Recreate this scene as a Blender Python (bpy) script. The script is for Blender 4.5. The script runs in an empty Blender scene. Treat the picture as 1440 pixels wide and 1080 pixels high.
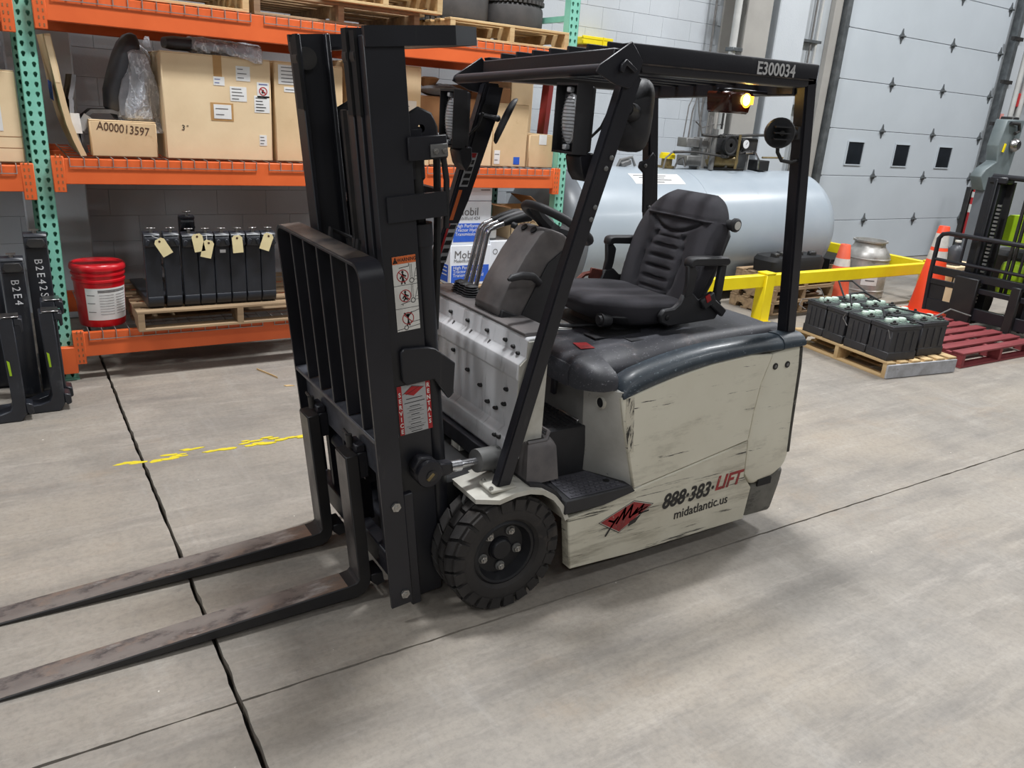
import bpy, bmesh, math, random
from mathutils import Vector as V, Matrix as MX
random.seed(7)
SC = bpy.context.scene
COL = SC.collection
PI = math.pi

# ---------------------------------------------------------------- camera, world, lights, exposure
cam = bpy.data.cameras.new('camera'); co = bpy.data.objects.new('camera', cam); COL.objects.link(co)
YAW, PIT, ROL = math.radians(33.2715), math.radians(19.2212), math.radians(-4.0438)
fw = V((math.sin(YAW)*math.cos(PIT), math.cos(YAW)*math.cos(PIT), -math.sin(PIT)))
r0 = V((math.cos(YAW), -math.sin(YAW), 0)); d0 = fw.cross(r0)
cr = math.cos(ROL)*r0 + math.sin(ROL)*d0; cd = -math.sin(ROL)*r0 + math.cos(ROL)*d0
co.matrix_world = MX(((cr.x, -cd.x, -fw.x, 0), (cr.y, -cd.y, -fw.y, 0), (cr.z, -cd.z, -fw.z, 1.75), (0, 0, 0, 1)))
cam.sensor_width = 36; cam.lens = 1107.46/1440*36; cam.clip_start = .05; cam.clip_end = 200
SC.camera = co
SC.view_settings.view_transform = 'Standard'; SC.view_settings.look = 'None'
SC.view_settings.gamma = 1; SC.view_settings.use_curve_mapping = False
SC.view_settings.exposure = -0.22
w = bpy.data.worlds.new('hall'); SC.world = w; w.use_nodes = True
bg = w.node_tree.nodes['Background']; bg.inputs[0].default_value = (.93, .96, 1, 1); bg.inputs[1].default_value = .075

def area(name, loc, sx, sy, power, color=(.97, .985, 1), aim=None):
    l = bpy.data.lights.new(name, 'AREA'); l.shape = 'RECTANGLE'; l.size = sx; l.size_y = sy
    l.energy = power; l.color = color
    o = bpy.data.objects.new(name, l); COL.objects.link(o); o.location = loc
    if aim: o.rotation_euler = (V(aim)-V(loc)).to_track_quat('-Z', 'Y').to_euler()
    return o
# rows of high-bay fittings under the roof of the hall
for lx, ly, p in ((-3.8, 3.0, 210), (2.3, 3.5, 500), (7.6, 3.6, 380), (12.4, 3.5, 310),
                  (-3.8, -1.6, 70), (2.3, -1.9, 36), (7.6, -1.6, 130), (12.4, -1.6, 150),
                  (-3.8, -5.4, 130), (.4, -5.4, 100), (4.4, -5.4, 50), (8.4, -5.4, 60)):
    area('high_bay_lamp', (lx, ly, 6.6), 1.3, .45, p)

# ---------------------------------------------------------------- materials
def lin(c):
    return tuple((x/255/12.92 if x/255 <= .04045 else ((x/255+.055)/1.055)**2.4) for x in c) + (1,)
class NT:
    def __init__(s, name):
        s.m = bpy.data.materials.new(name); s.m.use_nodes = True
        s.t = s.m.node_tree; s.b = s.t.nodes['Principled BSDF']; s.tc = None
    def n(s, typ, **kw):
        x = s.t.nodes.new(typ)
        for k, v in kw.items(): setattr(x, k, v)
        return x
    def l(s, a, b): s.t.links.new(a, b)
    def coord(s, world=False, scale=(1, 1, 1)):
        if world: o = s.n('ShaderNodeNewGeometry').outputs['Position']
        else: o = s.n('ShaderNodeTexCoord').outputs['Object']
        mp = s.n('ShaderNodeMapping'); mp.inputs['Scale'].default_value = scale
        s.l(o, mp.inputs[0]); return mp.outputs[0]
    def noise(s, co, sc, det=5, rough=.6):
        x = s.n('ShaderNodeTexNoise'); x.inputs['Scale'].default_value = sc
        x.inputs['Detail'].default_value = det; x.inputs['Roughness'].default_value = rough
        s.l(co, x.inputs['Vector']); return x.outputs[0]
    def ramp(s, f, a, b):
        x = s.n('ShaderNodeMapRange'); x.inputs[1].default_value = a; x.inputs[2].default_value = b
        s.l(f, x.inputs[0]); return x.outputs[0]
    def mix(s, f, a, b, mode='MIX'):
        x = s.n('ShaderNodeMix', data_type='RGBA', blend_type=mode)
        if isinstance(f, float): x.inputs[0].default_value = f
        else: s.l(f, x.inputs[0])
        for i, v in ((6, a), (7, b)):
            if isinstance(v, tuple): x.inputs[i].default_value = v
            else: s.l(v, x.inputs[i])
        return x.outputs[2]
    def mul(s, a, b):
        x = s.n('ShaderNodeMath', operation='MULTIPLY'); s.l(a, x.inputs[0])
        if isinstance(b, float): x.inputs[1].default_value = b
        else: s.l(b, x.inputs[1])
        return x.outputs[0]
    def bump(s, h, st, dist=.01):
        x = s.n('ShaderNodeBump'); x.inputs['Strength'].default_value = st; x.inputs['Distance'].default_value = dist
        s.l(h, x.inputs['Height']); s.l(x.outputs[0], s.b.inputs['Normal'])
def mat(name, c1, c2=None, sc=6, rough=.5, metal=0, bump=0, bsc=80, scr=None, world=False, var=0, stretch=(1, 1, 1), alpha=1, spec=None, coat=0, lo=.35, hi=.65):
    t = NT(name); b = t.b
    col = lin(c1); out = None
    if c2 is None: c2 = tuple(x*.86 for x in c1)
    co_ = t.coord(world, stretch)
    out = t.mix(t.ramp(t.noise(co_, sc), lo, hi), lin(c1), lin(c2))
    for sp in (scr if isinstance(scr, list) else [scr] if scr else []):
        c3, vec, s_, a_, b_ = sp
        out = t.mix(t.ramp(t.noise(t.coord(world, vec), s_, 8, .7), a_, b_), out, lin(c3))
    if var:
        oi = t.n('ShaderNodeObjectInfo'); hs = t.n('ShaderNodeHueSaturation')
        t.l(t.ramp(oi.outputs['Random'], 0, 1), hs.inputs['Value'])
        mr = hs.inputs['Value'].links[0].from_node; mr.inputs[3].default_value = 1-var; mr.inputs[4].default_value = 1+var
        t.l(out, hs.inputs['Color']); out = hs.outputs[0]
    t.l(out, b.inputs['Base Color'])
    b.inputs['Roughness'].default_value = rough; b.inputs['Metallic'].default_value = metal
    if spec is not None: b.inputs['Specular IOR Level'].default_value = spec
    if coat: b.inputs['Coat Weight'].default_value = coat; b.inputs['Coat Roughness'].default_value = .15
    if alpha < 1: b.inputs['Alpha'].default_value = alpha
    if bump: t.bump(t.noise(t.coord(world), bsc), bump)
    return t.m
M = {}
M['black_paint'] = mat('black_paint', (36, 36, 42), (28, 28, 34), 4, .42, bump=.05, scr=((66, 64, 64), (1, 1, .25), 14, .63, .78))
M['black_mast'] = mat('black_mast', (33, 34, 40), (27, 28, 33), 3, .42, scr=((60, 58, 58), (6, 6, .3), 5, .62, .8))
M['worn_edge'] = mat('worn_black_edge', (92, 82, 74), (40, 39, 42), 9, .45, metal=.3)
M['worn_plate'] = mat('worn_black_plate', (84, 85, 92), (54, 55, 60), 12, .42, metal=.2)
M['slat_edge'] = mat('rubbed_edge', (112, 110, 110), (70, 69, 70), 14, .4, metal=.3)
M['fork_steel'] = mat('worn_fork_steel', (142, 134, 128), (112, 104, 100), 5, .45, metal=.3, bump=.12, bsc=60, stretch=(.5, 1, 1), scr=[((156, 126, 104), (.6, 1, 1), 5, .54, .76), ((78, 72, 72), (1, 2, 1), 9, .52, .66), ((182, 178, 174), (.5, 1.5, 1), 7, .60, .74)])
M['fork_black'] = mat('fork_black_paint', (30, 30, 33), (40, 38, 38), 6, .5, bump=.05)
M['shank'] = mat('worn_shank', (104, 100, 98), (70, 66, 66), 7, .4, metal=.4, scr=((40, 38, 40), (1, 1, .4), 9, .5, .65))
M['bare_steel'] = mat('bare_steel', (170, 168, 166), (120, 118, 118), 20, .28, metal=.95)
M['chrome'] = mat('chrome', (205, 205, 208), (180, 180, 184), 5, .26, metal=1)
M['bolt'] = mat('zinc_bolt', (196, 194, 190), (150, 148, 144), 60, .35, metal=.8)
M['rubber'] = mat('tyre_rubber', (52, 49, 47), (38, 36, 36), 9, .78, bump=.15, bsc=50, scr=((78, 70, 64), (1, 1, 1), 7, .58, .75))
M['tyre_old'] = mat('old_tyre_rubber', (74, 72, 72), (58, 57, 58), 5, .75, scr=((96, 94, 92), (1, 1, 1), 9, .6, .75))
M['rim'] = mat('rim_black', (28, 29, 33), (20, 20, 24), 6, .45)
M['plastic'] = mat('black_plastic', (46, 46, 49), (38, 38, 41), 8, .55, bump=.12, bsc=400)
M['plastic_grey'] = mat('worn_grey_plastic', (112, 107, 106), (88, 85, 86), 7, .5, bump=.08, bsc=300)
M['dark'] = mat('dark_interior', (20, 20, 22), (15, 15, 17), 5, .7)
M['fabric'] = mat('seat_fabric', (52, 50, 56), (44, 43, 48), 7, .9, bump=.5, bsc=900, scr=((58, 57, 62), (1, 1, 1), 300, .5, .7))
M['rimband'] = mat('blue_black_band', (56, 65, 73), (44, 52, 60), 6, .42, bump=.04, coat=.1, scr=[((122, 134, 142), (.6, 1, 1), 110, .60, .66), ((60, 72, 82), (1, 1, 1), 4, .5, .7)])
M['hood'] = mat('hood_black', (60, 60, 66), (50, 51, 56), 5, .52, scr=[((92, 84, 84), (1, 1, 1), 9, .56, .76), ((128, 128, 134), (.6, 1, 1), 120, .60, .66)])
CREAM = (224, 220, 203)
M['cream'] = mat('scuffed_cream_paint', CREAM, (214, 209, 191), 2.5, .45, scr=[((150, 144, 128), (.45, 1, 1.6), 5, .54, .8), ((44, 42, 38), (.30, 1, 4.5), 14, .635, .67)])
M['cream_low'] = mat('battered_cream_paint', (218, 214, 197), (200, 194, 176), 3, .5, scr=[((134, 127, 110), (.22, 1, 1.8), 7, .50, .70), ((36, 35, 32), (.16, 1, 3.2), 12, .570, .62)])
M['cream_worn'] = mat('worn_corner_paint', (212, 207, 190), (190, 184, 167), 6, .5, scr=[((30, 29, 27), (3, 3, .7), 16, .5, .56)])
M['cream_white'] = mat('fender_white', (205, 203, 194), (180, 176, 164), 7, .4, scr=((86, 82, 74), (1, 1, 1), 22, .66, .74))
M['edge_worn'] = mat('blackened_edge', (70, 68, 62), (44, 43, 40), 14, .6, scr=((150, 146, 132), (1, 1, .6), 18, .56, .66))
M['bumper'] = mat('scraped_bumper', (118, 116, 108), (92, 90, 84), 8, .55, scr=((40, 39, 37), (.5, 1, 2), 14, .56, .68))
M['grey_paint'] = mat('step_grey_paint', (126, 125, 122), (108, 107, 105), 5, .5, scr=[((44, 43, 42), (1, 1, 1), 30, .68, .74)])
M['cowl'] = mat('silver_cowl', (226, 226, 228), (206, 206, 209), 4, .45, metal=0, stretch=(1, 1, .3), scr=((104, 104, 106), (1, 4, .4), 9, .58, .8))
M['wing_paint'] = mat('wing_grey_paint', (188, 187, 181), (168, 166, 160), 5, .5, scr=((70, 68, 66), (1, 1, 1), 24, .64, .69))
M['tread'] = mat('rubber_mat', (84, 83, 90), (66, 66, 72), 20, .6)
M['lens'] = mat('lamp_lens', (205, 206, 210), (180, 182, 186), 9, .2, coat=.4)
M['amber'] = mat('amber_dark', (70, 28, 12), (50, 20, 10), 6, .2, coat=.4)
M['red'] = mat('label_red', (176, 30, 36), (160, 26, 30), 20, .5)
M['red_worn'] = mat('worn_red', (172, 38, 42), (120, 44, 44), 20, .5, scr=((178, 170, 155), (1, 1, 1), 40, .62, .68))
M['white'] = mat('label_white', (226, 224, 218), (214, 212, 206), 20, .5)
M['silver_label'] = mat('label_silver', (178, 178, 178), (166, 166, 166), 20, .4)
M['orange_label'] = mat('label_orange', (222, 112, 56), (210, 104, 50), 20, .5)
M['ink'] = mat('ink_black', (24, 23, 24), (32, 31, 31), 20, .6)
M['ink_grey'] = mat('ink_grey', (104, 102, 102), (90, 88, 88), 20, .6)
M['ink_worn'] = mat('worn_black_lettering', (34, 33, 33), (48, 46, 44), 30, .6, scr=((165, 160, 146), (1, 1, 1), 45, .64, .7))
M['brown_pen'] = mat('marker_brown', (66, 40, 26), (76, 48, 32), 20, .7)
M['id_white'] = mat('fleet_number_white', (205, 205, 205), (190, 190, 190), 20, .5)
M['seatbelt'] = mat('brown_red_webbing', (120, 62, 50), (92, 48, 40), 30, .7)
M['orange'] = mat('beam_orange', (230, 106, 52), (220, 98, 46), 3, .45, scr=((120, 58, 38), (1, 3, 3), 14, .7, .78))
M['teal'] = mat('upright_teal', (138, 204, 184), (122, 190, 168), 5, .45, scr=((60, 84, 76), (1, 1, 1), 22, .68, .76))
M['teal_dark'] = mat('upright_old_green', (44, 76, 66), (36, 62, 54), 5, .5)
M['wire'] = mat('galvanised_wire', (176, 172, 168), (146, 142, 138), 20, .4, metal=.5)
M['card'] = mat('cardboard', (218, 190, 150), (206, 178, 138), 3, .8, bump=.05, bsc=40, scr=((164, 128, 88), (1, 1, 1), 9, .62, .8), var=.07)
M['card_light'] = mat('cardboard_light', (230, 206, 168), (220, 194, 156), 3, .8, bump=.05, bsc=40, var=.05)
M['card_dark'] = mat('cardboard_dark', (150, 108, 70), (136, 96, 60), 4, .8)
M['tape'] = mat('packing_tape', (186, 146, 96), (176, 136, 88), 9, .35)
M['paper'] = mat('paper_label', (228, 228, 226), (214, 214, 212), 9, .6)
M['paper_blue'] = mat('paper_print_blue', (96, 104, 150), (110, 116, 156), 40, .6)
M['tag'] = mat('manila_tag', (232, 216, 168), (222, 206, 158), 12, .7)
M['wood'] = mat('pallet_wood', (206, 178, 132), (184, 152, 108), 4, .75, stretch=(.3, 6, 6), bump=.1, bsc=30, var=.14)
M['wood_old'] = mat('weathered_pallet_wood', (168, 142, 110), (132, 110, 86), 4, .8, stretch=(.3, 6, 6), bump=.12, bsc=30, var=.16)
M['wood_grey'] = mat('grey_painted_wood', (182, 184, 190), (150, 150, 152), 8, .75, scr=((110, 98, 84), (1, 2, 2), 18, .62, .72))
M['wood_red'] = mat('red_painted_wood', (142, 62, 66), (122, 50, 54), 4, .7, stretch=(.5, 4, 4), scr=((188, 150, 140), (.6, 2, 2), 12, .66, .76), var=.1)
M['battery'] = mat('battery_case', (52, 52, 56), (40, 40, 44), 3, .5, bump=.05, scr=[((84, 80, 74), (1, 1, .5), 6, .58, .8), ((150, 128, 110), (1, 1, 1), 18, .7, .8)])
M['corroded'] = mat('green_white_cap', (212, 226, 214), (160, 188, 170), 30, .7)
M['green_crust'] = mat('battery_top_crust', (62, 72, 68), (46, 50, 50), 12, .7, scr=((140, 176, 156), (1, 1, 1), 14, .56, .66))
M['cable'] = mat('black_cable', (26, 26, 28), (34, 34, 36), 20, .6)
M['cable_grey'] = mat('grey_cable', (120, 118, 116), (96, 94, 92), 20, .5)
M['bucket_red'] = mat('bucket_red', (206, 20, 34), (192, 16, 28), 5, .35, coat=.2)
M['forkset'] = mat('new_fork_black', (40, 43, 50), (30, 32, 38), 4, .38, scr=((74, 76, 82), (1, 1, .5), 12, .6, .8))
M['chalk'] = mat('paint_marker_white', (226, 226, 228), (206, 206, 208), 20, .7)
M['lime'] = mat('lime_green_paint', (168, 204, 36), (150, 188, 28), 4, .4)
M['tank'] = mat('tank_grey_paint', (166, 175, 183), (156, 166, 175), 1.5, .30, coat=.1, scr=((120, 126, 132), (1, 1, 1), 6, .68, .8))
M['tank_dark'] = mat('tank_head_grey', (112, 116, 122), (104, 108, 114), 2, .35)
M['yellow'] = mat('safety_yellow', (244, 222, 24), (236, 212, 20), 5, .45)
M['cone'] = mat('cone_orange', (248, 78, 38), (236, 70, 34), 5, .5)
M['cone_old'] = mat('cone_faded_orange', (222, 94, 62), (204, 84, 58), 5, .6)
M['reflect'] = mat('reflective_collar', (226, 220, 214), (206, 200, 194), 14, .4)
M['drum'] = mat('dull_metal_drum', (188, 186, 182), (146, 144, 140), 5, .4, metal=.45, scr=((96, 80, 66), (1, 1, 1), 8, .6, .75))
M['grey_metal'] = mat('grey_machine', (128, 128, 126), (104, 104, 104), 6, .5, metal=.3)
M['stand_grey'] = mat('grey_green_machine', (116, 126, 128), (98, 108, 110), 3, .5)
M['faded_sign'] = mat('faded_red_sign', (208, 128, 122), (222, 168, 162), 14, .6)
M['dark_metal'] = mat('dark_machine', (44, 44, 46), (60, 58, 56), 8, .5, metal=.3)
M['brass'] = mat('aged_brass', (150, 132, 90), (120, 106, 76), 20, .4, metal=.6)
M['gauge'] = mat('gauge_white', (224, 226, 228), (216, 218, 220), 6, .3)
M['tank_band'] = mat('blue_label', (46, 96, 200), (40, 88, 190), 20, .5)
M['carton_white'] = mat('white_carton', (226, 230, 236), (216, 220, 228), 5, .6, var=.03)
def film():
    t = NT('clear_plastic_film')
    n1 = t.noise(t.coord(False, (1, 1, .45)), 16, 4, .6); n2 = t.noise(t.coord(False, (1, .6, 1)), 34, 3, .6)
    r = t.n('ShaderNodeMath', operation='ABSOLUTE'); q = t.n('ShaderNodeMath', operation='SUBTRACT'); q.inputs[1].default_value = .5
    t.l(n1, q.inputs[0]); t.l(q.outputs[0], r.inputs[0])
    cr = t.ramp(r.outputs[0], .035, 0.0)
    mr = t.n('ShaderNodeMapRange'); t.l(cr, mr.inputs[0]); mr.inputs[3].default_value = .46; mr.inputs[4].default_value = .92  # denser white crease streaks stand in for highlights on the film
    t.l(mr.outputs[0], t.b.inputs['Alpha'])
    t.b.inputs['Base Color'].default_value = lin((222, 226, 234)); t.b.inputs['Roughness'].default_value = .13
    t.b.inputs['Coat Weight'].default_value = .5; t.bump(n2, .9, .02); return t.m
M['bag'] = film()
M['foam'] = mat('grey_vinyl', (74, 76, 82), (60, 62, 68), 5, .45)
M['mat'] = mat('grey_rubber_mat', (96, 96, 98), (74, 74, 78), 30, .7, bump=.6, bsc=70)
M['mat_edge'] = mat('mat_edge', (142, 144, 150), (120, 122, 128), 12, .6)
M['red_bar'] = mat('red_brown_steel', (138, 42, 40), (110, 44, 40), 6, .45, scr=((196, 176, 170), (1, 1, .3), 12, .64, .74))
M['splinter'] = mat('splinter_wood', (222, 190, 140), (200, 166, 116), 12, .8)
M['yellow_paint'] = mat('floor_marking_yellow', (226, 206, 40), (200, 182, 50), 14, .6)
M['bluejug'] = mat('clear_blue_jug', (96, 104, 124), (70, 78, 98), 4, .15, alpha=.75)
M['ext_red'] = mat('extinguisher_red', (196, 30, 34), (178, 26, 30), 5, .35)
M['door_white'] = mat('door_panel_white', (188, 195, 201), (182, 189, 195), 1.2, .5, world=True)
M['glass_dark'] = mat('door_glass', (34, 38, 44), (24, 28, 32), 3, .08, spec=.6)
M['pipe_white'] = mat('painted_pipe', (190, 190, 187), (172, 172, 169), 4, .45)
M['galv'] = mat('galvanised_track', (120, 124, 126), (92, 96, 98), 8, .4, metal=.5)
M['steel_grey'] = mat('painted_column', (160, 157, 152), (148, 145, 140), 2, .5, world=True)
M['wall_paint'] = mat('painted_block', (190, 195, 200), (183, 188, 193), 1.5, .6, world=True, bump=.2, bsc=60)
M['mortar'] = mat('painted_joint', (178, 183, 187), (172, 177, 181), 3, .7, world=True)
def concrete():
    t = NT('polished_concrete')
    big = t.noise(t.coord(True), .55, 4); mid = t.noise(t.coord(True, (1, .55, 1)), 2.6, 8, .68)
    fine = t.noise(t.coord(True), 45, 6, .7)
    c = t.mix(t.ramp(mid, .3, .7), lin((160, 153, 144)), lin((132, 126, 118)))
    c = t.mix(t.mul(t.ramp(big, .42, .68), .6), c, lin((170, 158, 142)))
    c = t.mix(t.mul(t.ramp(t.noise(t.coord(True, (.3, 1.5, 1)), 2.2, 9, .74), .48, .70), .7), c, lin((112, 108, 104)))
    c = t.mix(t.mul(t.ramp(t.noise(t.coord(True, (.25, 1.6, 1)), 6.5, 9, .75), .52, .72), .5), c, lin((186, 178, 168)))
    c = t.mix(t.mul(t.ramp(t.noise(t.coord(True, (1.5, .3, 1)), 4.5, 9, .7), .56, .74), .4), c, lin((172, 168, 162)))
    c = t.mix(t.mul(t.ramp(t.noise(t.coord(True, (.6, 1.2, 1)), 1.7, 8, .74), .56, .74), .38), c, lin((160, 138, 114)))
    c = t.mix(t.mul(t.ramp(t.noise(t.coord(True), 9, 9, .8), .58, .74), .5), c, lin((98, 94, 92)))
    c = t.mix(t.mul(t.ramp(fine, .45, .75), .35), c, lin((92, 88, 84)))
    c = t.mix(t.ramp(t.noise(t.coord(True), 30, 2, .5), .77, .79), c, lin((214, 208, 198)))
    t.l(c, t.b.inputs['Base Color'])
    t.l(t.ramp(mid, 0, 1), t.b.inputs['Roughness'])
    mr = t.b.inputs['Roughness'].links[0].from_node; mr.inputs[3].default_value = .36; mr.inputs[4].default_value = .72
    t.bump(t.noise(t.coord(True), 70, 8, .7), .12, .004)
    return t.m
M['concrete'] = concrete()
def emis(name, c, s):
    t = NT(name); t.b.inputs['Base Color'].default_value = lin(c)
    t.b.inputs['Emission Color'].default_value = lin(c); t.b.inputs['Emission Strength'].default_value = s
    return t.m
M['glow'] = emis('amber_glow', (255, 150, 30), 9.0)
M['glow_core'] = emis('amber_core', (255, 226, 130), 30.0)

# ---------------------------------------------------------------- mesh builder
class B:
    def __init__(s): s.bm = bmesh.new()
    def _bev(s, verts, bev, seg=1):
        if bev:
            es = {e for v in verts for e in v.link_edges}
            bmesh.ops.bevel(s.bm, geom=list(es), offset=bev, segments=seg, affect='EDGES', profile=.5, clamp_overlap=True)
    def box(s, c, size, rot=None, bev=0, seg=1):
        m = MX.Translation(V(c))
        if rot is not None: m = m @ (rot.to_4x4() if not isinstance(rot, tuple) else MX.Rotation(rot[2], 4, 'Z') @ MX.Rotation(rot[1], 4, 'Y') @ MX.Rotation(rot[0], 4, 'X'))
        r = bmesh.ops.create_cube(s.bm, size=1, matrix=m @ MX.Diagonal((*size, 1)))
        s._bev(r['verts'], bev, seg); return s
    def span(s, a, b, bev=0, seg=1):
        return s.box([(a[i]+b[i])/2 for i in range(3)], [abs(b[i]-a[i]) for i in range(3)], bev=bev, seg=seg)
    def prism(s, pts, a, b, axis='Y', bev=0, seg=1, T=None):
        def P(p, h):
            q = {'Y': (p[0], h, p[1]), 'X': (h, p[0], p[1]), 'Z': (p[0], p[1], h)}[axis]
            return T(*q) if T else q
        v0 = [s.bm.verts.new(P(p, a)) for p in pts]; v1 = [s.bm.verts.new(P(p, b)) for p in pts]
        n = len(pts); fs = [s.bm.faces.new(v0), s.bm.faces.new(v1[::-1])]
        for i in range(n): fs.append(s.bm.faces.new((v0[i], v1[i], v1[(i+1) % n], v0[(i+1) % n])))
        bmesh.ops.recalc_face_normals(s.bm, faces=fs)
        s._bev(v0+v1, bev, seg); return s
    def loft(s, rings, cap=True, closed=True):
        vs = [[s.bm.verts.new(p) for p in r] for r in rings]; fs = []
        n = len(rings[0])
        for a, b in zip(vs, vs[1:]):
            for i in range(n if closed else n-1):
                fs.append(s.bm.faces.new((a[i], a[(i+1) % n], b[(i+1) % n], b[i])))
        if cap and closed: fs += [s.bm.faces.new(vs[0][::-1]), s.bm.faces.new(vs[-1])]
        bmesh.ops.recalc_face_normals(s.bm, faces=fs); return s
    def tube(s, pts, r, n=8, closed=False, sq=False):
        pts = [V(p) for p in pts]; rings = []; N = len(pts); up = None
        for i, p in enumerate(pts):
            a = pts[i-1] if (i or closed) else p; b = pts[(i+1) % N] if (i < N-1 or closed) else p
            d = (b-a).normalized()
            if up is None: up = d.orthogonal().normalized() if not sq or abs(d.z) > .99 else d.cross(V((0, 0, 1))).normalized()
            up = (up - d*up.dot(d)).normalized(); sd = d.cross(up)
            rr = r[i] if isinstance(r, (list, tuple)) else r
            k = 1
            if 0 < i < N-1 or closed:
                d1 = (p-a).normalized(); k = 1
            off = PI/n if sq else 0
            rings.append([p+rr*k*(up*math.cos(2*PI*j/n+off)+sd*math.sin(2*PI*j/n+off)) for j in range(n)])
        if closed: rings.append(rings[0])
        if closed:
            vs = [[s.bm.verts.new(q) for q in rg] for rg in rings[:-1]]; fs = []
            for i in range(N):
                a, b = vs[i], vs[(i+1) % N]
                for j in range(n): fs.append(s.bm.faces.new((a[j], a[(j+1) % n], b[(j+1) % n], b[j])))
            bmesh.ops.recalc_face_normals(s.bm, faces=fs)
        else: s.loft(rings)
        return s
    def cyl(s, p0, p1, r0, r1=None, n=16, bev=0):
        return s.tube([p0, p1], [r0, r0 if r1 is None else r1], n)
    def lathe(s, prof, o=(0, 0, 0), ax='Z', n=24, a0=0, a1=2*PI, sg=1, cap=False):
        full = abs(a1-a0-2*PI) < 1e-6; k = n if full else n+1
        rings = []
        for i in range(k):
            a = a0+(a1-a0)*i/n; c, s_ = math.cos(a), math.sin(a); rg = []
            for r, h in prof:
                h *= sg
                p = {'Z': (r*c, r*s_, h), 'Y': (r*c, h, r*s_), 'X': (h, r*c, r*s_)}[ax]
                rg.append(V(p)+V(o))
            rings.append(rg)
        vs = [[s.bm.verts.new(p) for p in r] for r in rings]; fs = []
        for i in range(k if full else k-1):
            a, b = vs[i], vs[(i+1) % k]
            for j in range(len(prof)-1): fs.append(s.bm.faces.new((a[j], b[j], b[j+1], a[j+1])))
        if full and cap:
            for j in (0, -1):
                if prof[j][0] > 1e-5: fs.append(s.bm.faces.new([v[j] for v in vs]))
        bmesh.ops.remove_doubles(s.bm, verts=[v for r in vs for v in r], dist=1e-6)
        bmesh.ops.recalc_face_normals(s.bm, faces=[f for f in fs if f.is_valid]); return s
    def ball(s, c, r, u=12, v=8):
        r = r if isinstance(r, (list, tuple)) else (r, r, r)
        bmesh.ops.create_uvsphere(s.bm, u_segments=u, v_segments=v, radius=1, matrix=MX.Translation(V(c)) @ MX.Diagonal((*r, 1))); return s
    def poly(s, pts, th=0, n=None):
        """flat polygon in space, optionally given thickness th along its normal"""
        pts = [V(p) for p in pts]
        nn = V(n).normalized() if n else (pts[1]-pts[0]).cross(pts[2]-pts[0]).normalized()
        if th:
            v0 = [s.bm.verts.new(p) for p in pts]; v1 = [s.bm.verts.new(p+nn*th) for p in pts]; k = len(pts)
            fs = [s.bm.faces.new(v0), s.bm.faces.new(v1[::-1])]
            for i in range(k): fs.append(s.bm.faces.new((v0[i], v1[i], v1[(i+1) % k], v0[(i+1) % k])))
            bmesh.ops.recalc_face_normals(s.bm, faces=fs)
        else: s.bm.faces.new([s.bm.verts.new(p) for p in pts])
        return s
    def bolt(s, c, ax, r, h):
        """hexagon head standing along direction ax"""
        a = V(ax).normalized(); s.tube([V(c), V(c)+a*h], r, 6); s.tube([V(c)+a*h, V(c)+a*h*1.5], r*.5, 8); return s
WL = {}
def tagp(o, label=None, cat=None, group=None, kind=None):
    for k, v in (('label', label), ('category', cat), ('group', group), ('kind', kind)):
        if v: o[k] = v
    return o
def empty(name, loc, label=None, cat=None, group=None, kind=None, parent=None):
    o = bpy.data.objects.new(name, None); COL.objects.link(o); o.empty_display_size = .1
    WL[o] = V(loc)
    o.location = V(loc)-(WL[parent] if parent else V())
    if parent: o.parent = parent
    return tagp(o, label, cat, group, kind)
def link(name, me, m, parent=None, label=None, cat=None, group=None, kind=None, org=None, smooth=40):
    if org is None:
        n = len(me.vertices); xs = [v.co for v in me.vertices]
        org = V([(min(p[i] for p in xs)+max(p[i] for p in xs))/2 for i in range(3)])
    org = V(org); me.transform(MX.Translation(-org))
    if smooth and len(me.polygons):
        me.polygons.foreach_set('use_smooth', [True]*len(me.polygons)); me.set_sharp_from_angle(angle=math.radians(smooth))
    me.materials.append(M[m] if isinstance(m, str) else m)
    o = bpy.data.objects.new(name, me); COL.objects.link(o); WL[o] = org
    o.location = org-(WL[parent] if parent else V())
    if parent: o.parent = parent
    return tagp(o, label, cat, group, kind)
def obj(name, b, m, parent=None, label=None, cat=None, group=None, kind=None, org=None, smooth=40):
    me = bpy.data.meshes.new(name); b.bm.to_mesh(me); b.bm.free()
    return link(name, me, m, parent, label, cat, group, kind, org, smooth)
def same(o, name=None, loc=None, parent=None, rot=None):
    """another part sharing o's mesh, at world point loc"""
    c = o.copy(); COL.objects.link(c); p = parent if parent is not None else o.parent
    if name: c.name = name
    if loc is not None:
        WL[c] = V(loc); c.location = V(loc)-(WL[p] if p else V())
    else: WL[c] = WL[o].copy()
    c.parent = p
    if rot: c.rotation_euler = rot
    return c
def dup(root, loc, rz=0, label=None, cat=None, group=None):
    def cp(o, par):
        c = o.copy(); COL.objects.link(c); c.parent = par; WL[c] = V(loc)
        for ch in o.children: cp(ch, c)
        return c
    r = cp(root, None); r.location = V(loc); r.rotation_euler = (0, 0, rz)
    return tagp(r, label, cat, group)
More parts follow.
